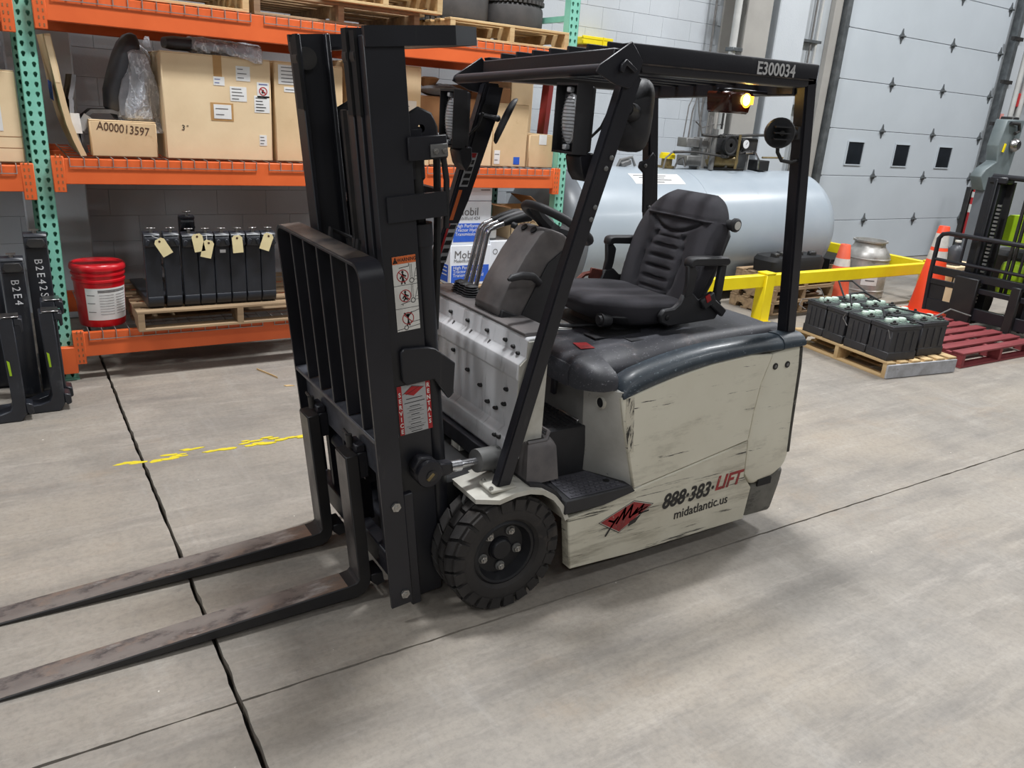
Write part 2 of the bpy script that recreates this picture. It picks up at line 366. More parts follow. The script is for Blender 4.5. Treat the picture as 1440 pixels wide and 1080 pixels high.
def text(name, s, o, x, y, size, m, parent=None, align='CENTER', xs=1, shear=0, ext=.0008, bold=0, sp=1, label=None):
    """lettering as flat mesh: origin o, reading direction x, up direction y"""
    c = bpy.data.curves.new(name, 'FONT'); c.body = s; c.size = size; c.align_x = align; c.align_y = 'CENTER'
    c.shear = shear; c.extrude = ext; c.offset = bold; c.space_character = sp; c.resolution_u = 3
    t = bpy.data.objects.new(name, c); me = bpy.data.meshes.new_from_object(t)
    bpy.data.objects.remove(t); bpy.data.curves.remove(c)
    x = V(x).normalized(); y = V(y); y = (y-x*y.dot(x)).normalized(); z = x.cross(y)
    mx = MX(((x.x*xs, y.x, z.x, o[0]), (x.y*xs, y.y, z.y, o[1]), (x.z*xs, y.z, z.z, o[2]), (0, 0, 0, 1)))
    me.transform(mx); me.materials.clear()
    return link(name, me, m, parent, label=label, smooth=0)
def arc(c, r, a0, a1, n, ax='Y'):
    """points on an arc, angles in degrees"""
    out = []
    for i in range(n+1):
        a = math.radians(a0+(a1-a0)*i/n); out.append((c[0]+r*math.cos(a), c[1]+r*math.sin(a)))
    return out
def sup(cx, cy, rx, ry, n, e=2.6):
    out = []
    for i in range(n):
        a = 2*PI*i/n; c, s = math.cos(a), math.sin(a)
        out.append((cx+rx*math.copysign(abs(c)**(2/e), c), cy+ry*math.copysign(abs(s)**(2/e), s)))
    return out
# ================================================================ SETTING
# ---- floor: a dark bed under four cast slabs with open saw-cut joints
fl = obj('floor', B().span((-7, -6, -.25), (20, 7.4, -.045)), 'dark', kind='structure', smooth=0)
JX, JY = .421, 2.02
def jag(a, b, amp):
    a, b = V(a), V(b); n = int((b-a).length/.045); d = (b-a).normalized(); nn = V((-d.y, d.x)); out = []
    for i in range(n): out.append(a+(b-a)*i/n+nn*(random.uniform(-amp, amp) if i else 0))
    return [(p.x, p.y) for p in out]
def slab(x0, y0, x1, y1, edges):
    c = [(x0, y0), (x1, y0), (x1, y1), (x0, y1)]; pts = []
    for i in range(4):
        a, b = V(c[i]), V(c[(i+1) % 4])
        pts += jag(a, b, edges[i]) if edges[i] else [tuple(a)]
    return B().prism(pts, -.05, 0, 'Z')
gx, gy = .0080, .0042
for q in ((-7, -6, JX-gx, JY-gy, (0, .003, .0022, 0)), (JX+gx, -6, 20, JY-gy, (0, 0, .0022, .003)),
          (-7, JY+gy, JX-gx, 7.2, (.0022, .003, 0, 0)), (JX+gx, JY+gy, 20, 7.2, (.0022, 0, 0, .003))):
    obj('slab', slab(*q), 'concrete', fl, smooth=0)
# worn remains of a painted floor line
pk = 0
for x0, x1, y0, y1, n in ((.33, .41, 3.87, 3.94, 4), (.46, .62, 3.86, 3.92, 9), (.62, .69, 3.93, 3.95, 3), (.73, .86, 3.865, 3.885, 5), (.90, 1.07, 3.86, 3.94, 10), (1.08, 1.30, 3.865, 3.905, 9)):
    for i in range(n):
        x = x0+(x1-x0)*(i+random.random())/n; y = random.uniform(y0, y1); q = random.uniform(.012, .024); pk += 1
        pts = [(x+q*2.0*math.cos(a)*random.uniform(.6, 1.15), y+q*.62*math.sin(a)*random.uniform(.6, 1.15)) for a in [2*PI*k/9 for k in range(9)]]
        obj('paint_patch', B().prism(pts, -.001, .0006+.00012*pk, 'Z'), 'yellow_paint', fl, smooth=0)

# ---- block wall behind the rack and tank
WY = 7.0
wall = obj('wall_back', B().span((-7, WY+.005, -.05), (9.02, WY+.25, 5.2)).span((13.0, WY+.005, -.05), (20, WY+.25, 5.2)).span((9.02, WY+.005, 3.9), (13.0, WY+.25, 5.2)), 'mortar', kind='structure', smooth=0)
blk = None
for k in range(16):
    z0 = .136+.2032*(k-1)+.0016
    if z0 < 0: continue
    off = .698 if (k % 2 == 0) else .698+.2032
    for j in range(-5, 18):
        x0 = off+.4064*j
        if x0 < -1.25 or x0+.4 > 7.32: continue
        if x0 > 4.4 and z0 < .9: continue
        if x0 < .2 and (z0 > 2.9 or z0 < .3): continue
        if 4.3 < x0 and z0 < .9: continue
        c = (x0+.2032, WY+.004, z0+.1)
        if blk is None:
            blk = obj('block', B().box(c, (.4046, .020, .2014), bev=.0022), 'wall_paint', wall, smooth=0)
        else: same(blk, loc=c)
# the rest of the block face, left plain under paint where nothing of it can be seen
obj('wall_left', B().span((-7.2, -6, -.05), (-7, 7.2, 5.2)), 'wall_paint', kind='structure', smooth=0)
obj('trim_1', B().span((.12, 6.74, 0), (.53, WY, 4.6), bev=.01), 'wall_paint', kind='structure', smooth=0)
# steel column, white pier and conduits left of the door
tc = obj('trim_2', B().span((7.02, 6.60, 0), (7.40, 6.625, 5), bev=.004).span((7.02, 6.95, 0), (7.40, 6.975, 5)).span((7.19, 6.62, 0), (7.23, 6.96, 5)), 'steel_grey', kind='structure', smooth=0)
obj('pipe', B().cyl((6.93, 6.66, 1.3), (6.93, 6.66, 5), .04, n=12), 'pipe_white', tc)
obj('conduit', B().cyl((6.84, 6.9, 1.4), (6.84, 6.9, 5), .013, n=8), 'cable_grey', tc)
for z in (1.9, 2.5, 3.1): obj('clamp', B().span((6.88, 6.60, z), (7.03, 6.72, z+.04), bev=.004), 'galv', tc)
obj('trim_3', B().span((7.70, 6.76, 0), (8.20, WY, 5), bev=.012), 'wall_paint', kind='structure', smooth=0)
tp = obj('trim_4', B().span((8.86, 6.93, 0), (9.0, WY, 5), bev=.004), 'steel_grey', kind='structure', smooth=0)
for x, r in ((8.40, .016), (8.56, .012), (8.66, .016)): obj('conduit', B().cyl((x, 6.96, .4), (x, 6.96, 5), r, n=8), 'pipe_white' if r > .013 else 'cable_grey', tp)
for z in (1.2, 2.0, 2.75): obj('clamp', B().span((8.36, 6.93, z), (8.72, WY, z+.03)), 'galv', tp)
# ---- overhead door
dr = empty('door_1', (11.05, 7.0, 0), kind='structure')
DZ = [.005, .585, 1.19, 1.795, 2.40, 3.005, 3.61, 4.2]
for a, b in zip(DZ, DZ[1:]):
    obj('door_panel', B().span((9.13, 7.0, a+.003), (12.97, 7.05, b-.003), bev=.004), 'door_white', dr, smooth=0)
for x0, x1 in ((9.72, 10.06), (10.79, 11.13), (11.87, 12.22)):
    z0, z1 = 1.345, 1.635; f = .014
    wf = obj('window_frame', B().span((x0-f, 6.984, z0-f), (x1+f, 7.002, z0)).span((x0-f, 6.984, z1), (x1+f, 7.002, z1+f)).span((x0-f, 6.984, z0), (x0, 7.002, z1)).span((x1, 6.984, z0), (x1+f, 7.002, z1)), 'door_white', dr, smooth=0)
    obj('pane', B().span((x0, 6.995, z0), (x1, 7.0, z1)), 'glass_dark', wf, smooth=0)
hm = None
for z in DZ[1:-1]:
    for x in (9.2, 10.4, 11.62, 12.88):
        c = (x, 6.992, z)
        if hm is None:
            b = B().prism([(x, z-.095), (x+.015, z-.042), (x+.040, z-.018), (x+.040, z+.018), (x+.015, z+.042), (x, z+.095), (x-.015, z+.042), (x-.040, z+.018), (x-.040, z-.018), (x-.015, z-.042)], 6.984, 7.0, 'Y')
            b.cyl((x-.05, 6.975, z), (x+.05, 6.975, z), .013, n=8)
            hm = obj('hinge', b, 'galv', dr, org=c)
        else: same(hm, loc=c)
obj('trim_5', B().span((9.03, 6.88, 0), (9.06, 7.0, 4.6)).span((9.06, 6.88, 0), (9.12, 6.90, 4.6)), 'galv', kind='structure', smooth=0)
t6 = obj('trim_6', B().span((13.03, 6.86, 0), (13.07, 7.0, 4.6)).span((12.98, 6.86, 0), (13.03, 6.89, 4.6)), 'galv', kind='structure', smooth=0)
for z in (.8, 1.4, 2.0, 2.6, 3.2): obj('bracket', B().span((12.9, 6.85, z), (13.16, 6.9, z+.05)), 'dark_metal', t6, smooth=0)
t7 = obj('trim_7', B().span((13.09, 6.9, 0), (13.36, WY, 5), bev=.01), 'wall_paint', kind='structure', smooth=0)
for x in (13.42, 13.64): obj('pipe', B().tube([(x, 6.9, 4.6), (x, 6.9, 1.62), (x-.02, 6.9, 1.50), (x-.14, 6.9, 1.44)], .045, 10), 'pipe_white', t7)
obj('red_strip', B().span((13.10, 6.885, 1.72), (13.22, 6.9, 2.18)), 'faded_sign', t7, smooth=0)
# ================================================================ FORKLIFT
FK = empty('forklift', (1.9, 2.575, 0), 'white electric counterbalance forklift with black mast parked across the floor, forks lowered', 'forklift')
CY = 2.575
def mir(y): return 2*CY-y
def f(name, b, m, par=None, **k): return obj(name, b, m, par or FK, **k)
# ---- mast (tilted 6 degrees forward): u = back from the backrest face, w = up the mast
TS, TC = math.sin(math.radians(6)), math.cos(math.radians(6))
def MT(u, y, w): return (.987+u*TC-w*TS, y, u*TS+w*TC)
class MB(B):
    def fin(s):
        for v in s.bm.verts: v.co = V(MT(*v.co))
        return s
def mf(name, b, m, par=None, **k): return f(name, b.fin(), m, par, **k)
def chan(y0, y1, u0, u1, w0, w1, inner, fl=.016, wb=.012):
    """rolled mast section: two flanges joined by a web on the outer side"""
    b = MB(); b.span((u0, y0, w0), (u0+fl, y1, w1), bev=.003); b.span((u1-fl, y0, w0), (u1, y1, w1), bev=.003)
    yw = (y0, y0+wb) if inner > 0 else (y1-wb, y1)
    b.span((u0+.002, yw[0], w0), (u1-.002, yw[1], w1)); return b
for side in (1, -1):
    for i, (off, u0, u1, w0, w1) in enumerate(((0, .108, .232, .02, 1.915), (.046, .100, .222, .05, 1.928), (.092, .094, .212, .06, 1.936))):
        ya, yb = 2.235+off, 2.235+off+.042
        if side < 0: ya, yb = mir(yb), mir(ya)
        r = mf('mast_rail', chan(ya, yb, u0, u1, w0, w1, side), 'black_mast')
        if i:
            b = MB()
            for w in (1.86,): b.cyl((u0+.03, ya+.004, w), (u0+.03, yb-.004, w), .036, n=18)
            mf('mast_roller', b, 'dark_metal', r)
            bb = MB().span((u0-.003, ya-.004, 1.70), (u0+.006, yb-.010, w1)); mf('roller_guard', bb, 'dark', r, smooth=0)
def tie(name, pts, w0, w1, m='black_mast', t=.018, bev=0):
    """bent flat bar running round the back of both rails: outline of (u, y) for the near half, mirrored"""
    out = pts+[(u, mir(y)) for u, y in reversed(pts)]
    rings = []
    for i, p in enumerate(out):
        a = V(out[max(i-1, 0)]); c = V(out[min(i+1, len(out)-1)]); d = (c-a).normalized(); n = V((d.y, -d.x))
        p = V(p); rings.append([V((p.x, p.y, w0)), V((p.x-n.x*t, p.y-n.y*t, w0)), V((p.x-n.x*t, p.y-n.y*t, w1)), V((p.x, p.y, w1))])
    return mf(name, MB().loft(rings), m, smooth=30)
tie('mast_crossbar', [(.109, 2.226), (.385, 2.226), (.395, 2.228), (.540, 2.362), (.545, 2.40)], 1.884, 1.938)
mf('mast_crossbar', MB().prism([(.24, 2.24), (.39, 2.24), (.525, 2.365), (.525, mir(2.365)), (.39, mir(2.24)), (.24, mir(2.24))], 1.885, 1.895, 'Z'), 'black_mast', smooth=0)
tie('mast_crossbar', [(.135, 2.226), (.32, 2.226), (.338, 2.232), (.348, 2.25), (.35, 2.40)], 1.392, 1.468)
for s in (1, -1):   # low gussets with their sloping top edge
    ya, yb = (2.219, 2.236) if s > 0 else (mir(2.236), mir(2.219))
    b = MB().prism([(.137, .975), (.15, .988), (.235, .976), (.262, .966), (.332, .90), (.318, .79), (.30, .776), (.25, .86), (.15, .86), (.137, .875)], ya, yb, 'Y', bev=.003)
    mf('mast_gusset', b, 'black_mast')
mf('mast_crossbar', MB().span((.30, 2.225, .79), (.322, mir(2.225), .90)), 'black_mast', smooth=0)
mf('mast_crossbar', MB().span((.12, 2.25, .06), (.20, mir(2.25), .22), bev=.006), 'black_mast')
for s in (1, -1):
    y = 2.285 if s > 0 else mir(2.285)
    c = mf('lift_cylinder', MB().cyl((.264, y, .06), (.264, y, 1.36), .036, n=18).cyl((.264, y, 1.30), (.264, y, 1.37), .041, n=18), 'black_mast')
    mf('cylinder_rod', MB().cyl((.264, y, 1.36), (.264, y, 1.60), .021, n=14), 'chrome' if s < 0 else 'dark_metal', c)
    b = MB(); z = 1.60
    b.span((.235, y-.018, 1.50), (.29, y+.018, 1.66), bev=.008); mf('chain_anchor', b, 'black_paint', c)
    mf('hose_pulley', MB().lathe([(.012, -.016), (.05, -.016), (.044, 0), (.05, .016), (.012, .016)], (.283, y, 1.655), 'Y', 24), 'black_paint', c)
    b = MB()
    b.tube([(.233, y, 1.45), (.233, y, 1.655), (.248, y, 1.69), (.283, y, 1.706), (.318, y, 1.69), (.333, y, 1.655), (.338, y, 1.56), (.335, y+.01, 1.40), (.325, y+.02, 1.2), (.31, y+.03, 1.0)], .012, 8)
    mf('hydraulic_hose', b, 'cable')
br = mf('clamp_bracket', MB().span((.215, 2.222, 1.567), (.345, 2.234, 1.637), bev=.003), 'black_paint')
mf('clamp_plate', MB().span((.285, 2.214, 1.573), (.343, 2.222, 1.612), bev=.002), 'grey_metal', br)
for u in (.30, .33):
    mf('clamp_bolt', MB().bolt((u, 2.214, 1.592), (0, -1, 0), .009, .006), 'bolt', br)
mf('hydraulic_hose', MB().tube([(.335, 2.24, 1.6), (.345, 2.24, 1.5), (.34, 2.25, 1.35)], .010, 8), 'cable')
for y in (2.50, 2.56, 2.62):
    mf('lift_chain', MB().span((.17, y, .5), (.185, y+.022, 1.7)), 'dark_metal', smooth=0)
for y in (2.44, 2.47, 2.70):
    mf('hydraulic_hose', MB().tube([(.10, y, 1.22), (.12, y+.02, 1.30), (.19, y+.03, 1.26), (.22, y+.03, 1.05)], .011, 8), 'cable')
# ---- carriage and load backrest (own plane, u = 0 on its front face)
YN, YF = 2.155, mir(2.155)
b = MB()   # one bent flat bar: near leg, rounded top corners, far leg
R_, T_ = .055, .012; path = [(YN, .07)]+[(YN+R_+R_*math.cos(math.radians(a)), 1.296-R_+R_*math.sin(math.radians(a))) for a in range(180, 89, -15)]
path += [(mir(y), w_) for y, w_ in reversed(path)]
rings = []
for i, (y, w_) in enumerate(path):
    a = V(path[max(i-1, 0)]); c = V(path[min(i+1, len(path)-1)]); d = (c-a).normalized(); n = V((d.y, -d.x))
    u1 = .078
    rings.append([V((0, y, w_)), V((u1, y, w_)), V((u1, y+n.x*T_, w_+n.y*T_)), V((0, y+n.x*T_, w_+n.y*T_))])
b.loft(rings)
bk = mf('load_backrest', b, 'black_paint', smooth=30)
mf('worn_top_strip', MB().span((.002, YN+.10, 1.2962), (.076, YF-.06, 1.2972)), 'worn_edge', bk, smooth=0)
for i in range(5):
    y = 2.255+.1385*i
    mf('backrest_slat', MB().span((0, y, .725), (.06, y+.012, 1.285), bev=.002), 'black_paint', bk, smooth=0)
    mf('slat_edge', MB().span((-.0006, y+.002, .73), (.0004, y+.006, 1.283)), 'slat_edge', bk, smooth=0)
mf('backrest_bottom_plate', MB().span((0, YN+.012, .705), (.085, YF-.012, .722), bev=.003), 'worn_plate', bk)
mf('slat_edge', MB().span((-.0006, YN+.001, .15), (.0004, YN+.004, 1.235)), 'slat_edge', bk, smooth=0)
mf('slat_edge', MB().span((-.0006, YN+.05, 1.291), (.0004, YF-.05, 1.295)), 'slat_edge', bk, smooth=0)
mf('backrest_tab', MB().span((.055, 2.37, 1.055), (.062, 2.545, 1.13), bev=.004), 'ink_grey', bk)
mf('carriage_bar', MB().span((.035, YN+.012, .54), (.085, YF-.012, .665), bev=.004).span((.035, YN+.012, .665), (.055, YF-.012, .69)), 'worn_plate')
mf('carriage_bar', MB().span((.035, YN+.012, .13), (.085, YF-.012, .23), bev=.004), 'black_paint')
for y in (2.30, 2.52, 2.63, 2.82): mf('carriage_web', MB().span((.05, y, .22), (.10, y+.02, .55)), 'black_paint', smooth=0)
for u, w_ in ((.047, .468), (.052, .115)):
    mf('backrest_bolt', MB().bolt((u, YN, w_), (0, -1, 0), .017, .008), 'bolt', bk)
mf('carriage_side_plate', MB().span((.085, 2.175, .035), (.122, 2.20, .49), bev=.004), 'black_paint')
mf('carriage_side_plate', MB().span((.085, mir(2.20), .035), (.122, mir(2.175), .49), bev=.004), 'black_paint')
for i in range(14):   # notches along the top bar
    pass
for y in (2.33, 2.60, 2.80):
    mf('stop_lug', MB().span((.03, y, .69), (.06, y+.03, .705), bev=.003), 'dark_metal', smooth=0)
# side-shift cylinder hint between the bars
mf('side_shift_cylinder', MB().cyl((.065, 2.40, .47), (.065, 2.75, .47), .028, n=14), 'black_paint')
# ---- forks
def fork(y0, y1):
    u0, t = -.046, .044
    pts = []
    hz, tip = .078, -.235     # blade: world coordinates (x, z)
    q = MT(u0, 0, .60); q2 = MT(u0+t, 0, .60); h1 = MT(u0, 0, .09); h2 = MT(u0+t, 0, .10)
    xs = h1[0]
    prof = [(q[0], q[2]), (q2[0], q2[2]), (h2[0], h2[2]), (h2[0]-.004, .062), (h2[0]-.022, .034), (h2[0]-.05, .024), (tip+.02, .001), (tip, .003), (tip+.003, .008), (xs-.045, .078), (xs-.012, .084), (xs-.002, .096)]
    b = B().prism(prof, y0, y1, 'Y', bev=.0025)
    fo = f('fork', b, 'fork_black')
    # worn upper face of the blade and front face of the shank
    d = .0006
    f('blade_face', B().prism([(tip+.03, .0105), (xs-.045, .078+.0004), (xs-.045, .0796), (tip+.03, .0115)], y0+.003, y1-.003, 'Y'), 'fork_steel', fo, smooth=0)
    a, c = MT(u0-.0008, 0, .595), MT(u0-.0008, 0, .10)
    f('shank_face', B().prism([(a[0], a[2]), (c[0], c[2]), (c[0]-.0012, c[2]), (a[0]-.0012, a[2])], y0+.003, y1-.003, 'Y'), 'shank', fo, smooth=0)
    m0 = (y0+y1)/2
    hk = MB().span((-.004, y0+.01, .60), (.03, y1-.01, .63), bev=.004).span((.0, y0+.01, .50), (.036, y1-.01, .60), bev=.004)
    mf('fork_hook', hk, 'black_paint', fo)
    mf('fork_pin', MB().cyl((-.01, m0, .615), (-.01, m0, .66), .012, n=10).tube([(-.01, m0, .655), (-.01, m0+.05, .66), (.0, m0+.07, .64)], .006, 6), 'dark_metal', fo)
    mf('lower_hook', MB().prism([(-.002, .10), (.045, .10), (.05, .05), (.02, .045), (-.002, .07)], y0+.005, y1-.005, 'Y', bev=.003), 'black_paint', fo)
fork(2.335, 2.437); fork(2.735, 2.837)
# ---- decals on the near rail
DY = 2.2336
def mpt(u, w_, dy=0): return V(MT(u, DY-dy, w_))
MX_, MY_ = V(MT(1, 0, 0))-V(MT(0, 0, 0)), V(MT(0, 0, 1))-V(MT(0, 0, 0))
def decal(name, u0, w0, u1, w1, m, par=None, dy=0, **k):
    return mf(name, MB().span((u0, DY-.0006-dy, w0), (u1, DY-dy, w1)), m, par, smooth=0, **k)
def mring(u, w_, r, t, m, par, dy=.0012):
    b = MB(); pts = [(u+r*math.cos(2*PI*i/20), w_+r*math.sin(2*PI*i/20)) for i in range(20)]; pi = [(u+(r-t)*math.cos(2*PI*i/20), w_+(r-t)*math.sin(2*PI*i/20)) for i in range(20)]
    for i in range(20):
        j = (i+1) % 20
        b.bm.faces.new([b.bm.verts.new((p[0], DY-dy, p[1])) for p in (pts[i], pts[j], pi[j], pi[i])])
    mf('label_ring', b, m, par, smooth=0)
def mstrokes(lines, t, m, par, dy=.0010, name='label_drawing'):
    b = MB()
    for (a, c) in lines:
        a, c = V(a), V(c); d = (c-a).normalized()*t/2; n = V((-d.y, d.x))
        b.bm.faces.new([b.bm.verts.new((p.x, DY-dy, p.y)) for p in (a-d-n, c+d-n, c+d+n, a-d+n)])
    mf(name, b, m, par, smooth=0)
wl = decal('warning_label', .138, 1.043, .218, 1.286, 'white', label='white warning label with orange header and three pictograms')
decal('label_header', .138, 1.262, .218, 1.286, 'orange_label', wl, .0006)
text('label_lettering', 'WARNING', mpt(.187, 1.2735, .0014), MX_, MY_, .0155, 'ink', wl, xs=.86, bold=.0004, ext=0)
mstrokes([((.142, 1.2665), (.154, 1.2665)), ((.142, 1.2665), (.148, 1.281)), ((.154, 1.2665), (.148, 1.281)), ((.146, 1.270), (.150, 1.270)), ((.147, 1.273), (.149, 1.273))], .0032, 'ink', wl, .0014)
for z in (1.193, 1.118): mstrokes([((.138, z), (.218, z))], .0014, 'ink', wl)
for k, z in enumerate((1.223, 1.158, 1.083)):
    cx_ = .170+.004*k; r = .0205
    fig = [((cx_, z+.006), (cx_, z-.008)), ((cx_, z+.004), (cx_-.008, z-.006)), ((cx_, z+.004), (cx_+.009, z-.001)), ((cx_, z-.008), (cx_-.005, z-.024 if k == 0 else z-.014)), ((cx_, z-.008), (cx_+.006, z-.024 if k == 0 else z-.012))]
    if k == 2: fig = [((cx_, z+.010), (cx_, z-.010)), ((cx_, z+.006), (cx_-.011, z+.018)), ((cx_, z+.006), (cx_+.012, z+.018)), ((cx_, z-.010), (cx_-.004, z-.022)), ((cx_, z-.010), (cx_+.004, z-.022))]
    mstrokes(fig, .0050, 'ink', wl, .0011)
    b = MB(); b.bm.faces.new([b.bm.verts.new((cx_+.0042*math.cos(2*PI*i/10), DY-.0011, z+.0125+.0042*math.sin(2*PI*i/10))) for i in range(10)]); mf('label_head', b, 'ink', wl, smooth=0)
    mring(cx_, z, r, .0028, 'red', wl); mstrokes([((cx_-.0135, z+.0135), (cx_+.0135, z-.0135))], .0028, 'red', wl, .0013)
    if k < 2:
        mring(.200, z-.018, .0085, .0022, 'ink', wl)
        mstrokes([((.196, z-.008), (.197, z+.034)), ((.2015, z-.008), (.202, z+.034)), ((.208, z-.012), (.217, z+.020)), ((.209, z-.016), (.218, z-.016)), ((.212, z-.006), (.217, z-.006))], .0013, 'ink', wl)
        mstrokes([((.160, z+.026), (.192, z+.029)), ((.192, z+.029), (.193, z+.037))] if k == 0 else [((.158, z-.026), (.189, z-.020)), ((.164, z-.026), (.164, z-.030))], .0020, 'ink', wl)
    else:
        mring(.170, z-.030, .0078, .0022, 'ink', wl)
        mstrokes([((.139, z-.034), (.162, z-.032)), ((.178, z-.030), (.217, z-.026)), ((.184, z-.014), (.217, z-.012)), ((.190, z+.018), (.217, z+.024))], .0018, 'ink', wl)
sl = decal('service_label', .118, .680, .238, .857, 'silver_label', label='silver dealer label with red side bands')
decal('label_band', .118, .680, .134, .857, 'red', sl, .0006); decal('label_band', .222, .680, .238, .857, 'red', sl, .0006)
for i, ch in enumerate('SERVICE'): text('label_lettering', ch, mpt(.126, .826-.0222*i, .0014), MX_, MY_, .0215, 'white', sl, xs=.85, bold=.0007, ext=0)
for i, ch in enumerate('RENTALS'): text('label_lettering', ch, mpt(.230, .840-.0222*i, .0014), MX_, MY_, .0215, 'white', sl, xs=.85, bold=.0007, ext=0)
b = MB(); b.bm.faces.new([b.bm.verts.new((u, DY-.0010, w_)) for u, w_ in ((.140, .828), (.172, .849), (.214, .838), (.176, .814))]); mf('label_diamond', b, 'red', sl, smooth=0)
mstrokes([((.137, .825), (.172, .8505)), ((.172, .8505), (.217, .8385)), ((.150, .823), (.196, .842))], .0014, 'ink', sl, .0012)
rows = [(.806, .150, .206, .0020), (.792, .142, .214, .0045), (.778, .160, .196, .0022), (.772, .150, .208, .0013), (.763, .158, .200, .0024), (.756, .148, .210, .0013), (.747, .164, .192, .0026), (.740, .150, .208, .0013), (.730, .164, .194, .0026), (.723, .152, .206, .0013), (.713, .160, .196, .0026), (.706, .144, .213, .0013), (.699, .152, .206, .0024), (.693, .155, .200, .0013), (.686, .160, .198, .0020)]
mstrokes([((a, z), (c, z)) for z, a, c, t in rows if t < .002], .0013, 'ink_grey', sl)
mstrokes([((a, z), (c, z)) for z, a, c, t in rows if t >= .002], .0026, 'ink', sl)
# ---- tilt cylinders
for s in (1, -1):
    sy = (lambda y: y) if s > 0 else mir
    b = B().lathe([(.02, -.004), (.046, 0), (.050, .006), (.050, .060), (.02, .062)], (1.118, sy(2.170), .556), 'Y', 22, sg=s, cap=True)
    t = f('tilt_cylinder', b, 'black_paint')
    f('yoke_ear', B().prism([(1.058, .585), (1.085, .618), (1.13, .612), (1.165, .58), (1.215, .576), (1.215, .532), (1.16, .528), (1.09, .515)], sy(2.185), sy(2.225), 'Y', bev=.005), 'black_paint', t)
    f('pin_end', B().cyl((1.122, sy(2.162), .553), (1.122, sy(2.176), .553), .020, n=12), 'dark_metal', t)
    f('pin_plate', B().box((1.117, sy(2.164), .550), (.034, .006, .014), (0, -.8, 0), bev=.002), 'brass', t)
    f('cylinder_rod', B().cyl((1.20, sy(2.20), .556), (1.335, sy(2.21), .552), .015, n=12), 'chrome', t)
    f('rod_collar', B().cyl((1.21, sy(2.20), .556), (1.25, sy(2.20), .555), .021, n=12), 'chrome', t)
    f('cylinder_barrel', B().cyl((1.318, sy(2.21), .553), (1.45, sy(2.225), .545), .043, n=20), 'grey_metal', t)
# ---- drive wheels
def wheel(cx, yo, sg, R=.228, W=.172):
    """outer face at yo, body going inward (sg=+1 towards +Y)"""
    w_ = empty('drive_wheel', (cx, yo, R), parent=FK)
    P = [(.128, .020), (.140, .006), (.165, .0), (.190, .004), (.205, .014), (.212, .030), (.212, W-.03), (.205, W-.014), (.19, W-.004), (.165, W), (.135, W-.02), (.13, W-.04)]
    b = B().lathe(P, (cx, yo, R), 'Y', 48, sg=sg)
    n = 22
    def lug(a, h0, h1, r0, r1, half, sk=0):
        q = []
        for h, dk in ((h0, -sk), (h1, sk)):
            for rr in (r0, r1):
                for da in (-half, half):
                    aa = a+da+dk; q.append(b.bm.verts.new((cx+rr*math.cos(aa), yo+sg*h, R+rr*math.sin(aa))))
        fs = [b.bm.faces.new([q[i] for i in id_]) for id_ in ((0, 1, 3, 2), (4, 6, 7, 5), (0, 4, 5, 1), (2, 3, 7, 6), (0, 2, 6, 4), (1, 5, 7, 3))]
        bmesh.ops.recalc_face_normals(b.bm, faces=fs)
    for i in range(n):
        a = 2*PI*i/n; hw = 2*PI/n*.40
        lug(a, .012, .062, .205, .2285, hw, .05); lug(a+PI/n, .068, W-.068, .205, .2285, hw*1.02, 0); lug(a, W-.062, W-.012, .205, .2285, hw, -.05)
        lug(a-.05, -.001, .014, .178, .219, hw*.92)
    obj('tyre', b, 'rubber', w_, smooth=30)
    P = [(0, .052), (.045, .052), (.047, .060), (.055, .062), (.098, .056), (.104, .040), (.112, .018), (.120, .014), (.130, .020), (.132, .05), (.12, .09), (0, .09)]
    rm = obj('rim', B().lathe(P, (cx, yo, R), 'Y', 36, sg=sg), 'rim', w_)
    obj('hub_cap', B().lathe([(0, .036), (.036, .037), (.042, .044), (.043, .056)], (cx, yo, R), 'Y', 24, sg=sg), 'rim', w_)
    for k in range(5):
        a = math.radians(58+72*k)
        c = (cx+.076*math.cos(a), yo+sg*.058, R+.076*math.sin(a))
        obj('wheel_nut', B().bolt(c, (0, -sg, 0), .0135, .014), 'bolt', w_)
        obj('nut_washer', B().cyl((c[0], c[1]+sg*.001, c[2]), (c[0], c[1]-sg*.004, c[2]), .019, n=14), 'grey_metal', w_)
wheel(1.388, 2.064, 1); wheel(1.388, mir(2.062), -1)
for s in (-1, 1):
    f('steer_wheel', B().lathe([(.07, -.05), (.16, -.055), (.185, -.04), (.185, .04), (.16, .055), (.07, .05)], (2.42, CY+.08*s, .185), 'Y', 28), 'rubber')
f('drive_axle', B().span((1.30, 2.22, .12), (1.52, mir(2.22), .40), bev=.02), 'dark')
f('chassis_front', B().span((1.16, 2.27, .14), (1.55, mir(2.27), .47), bev=.015), 'dark')
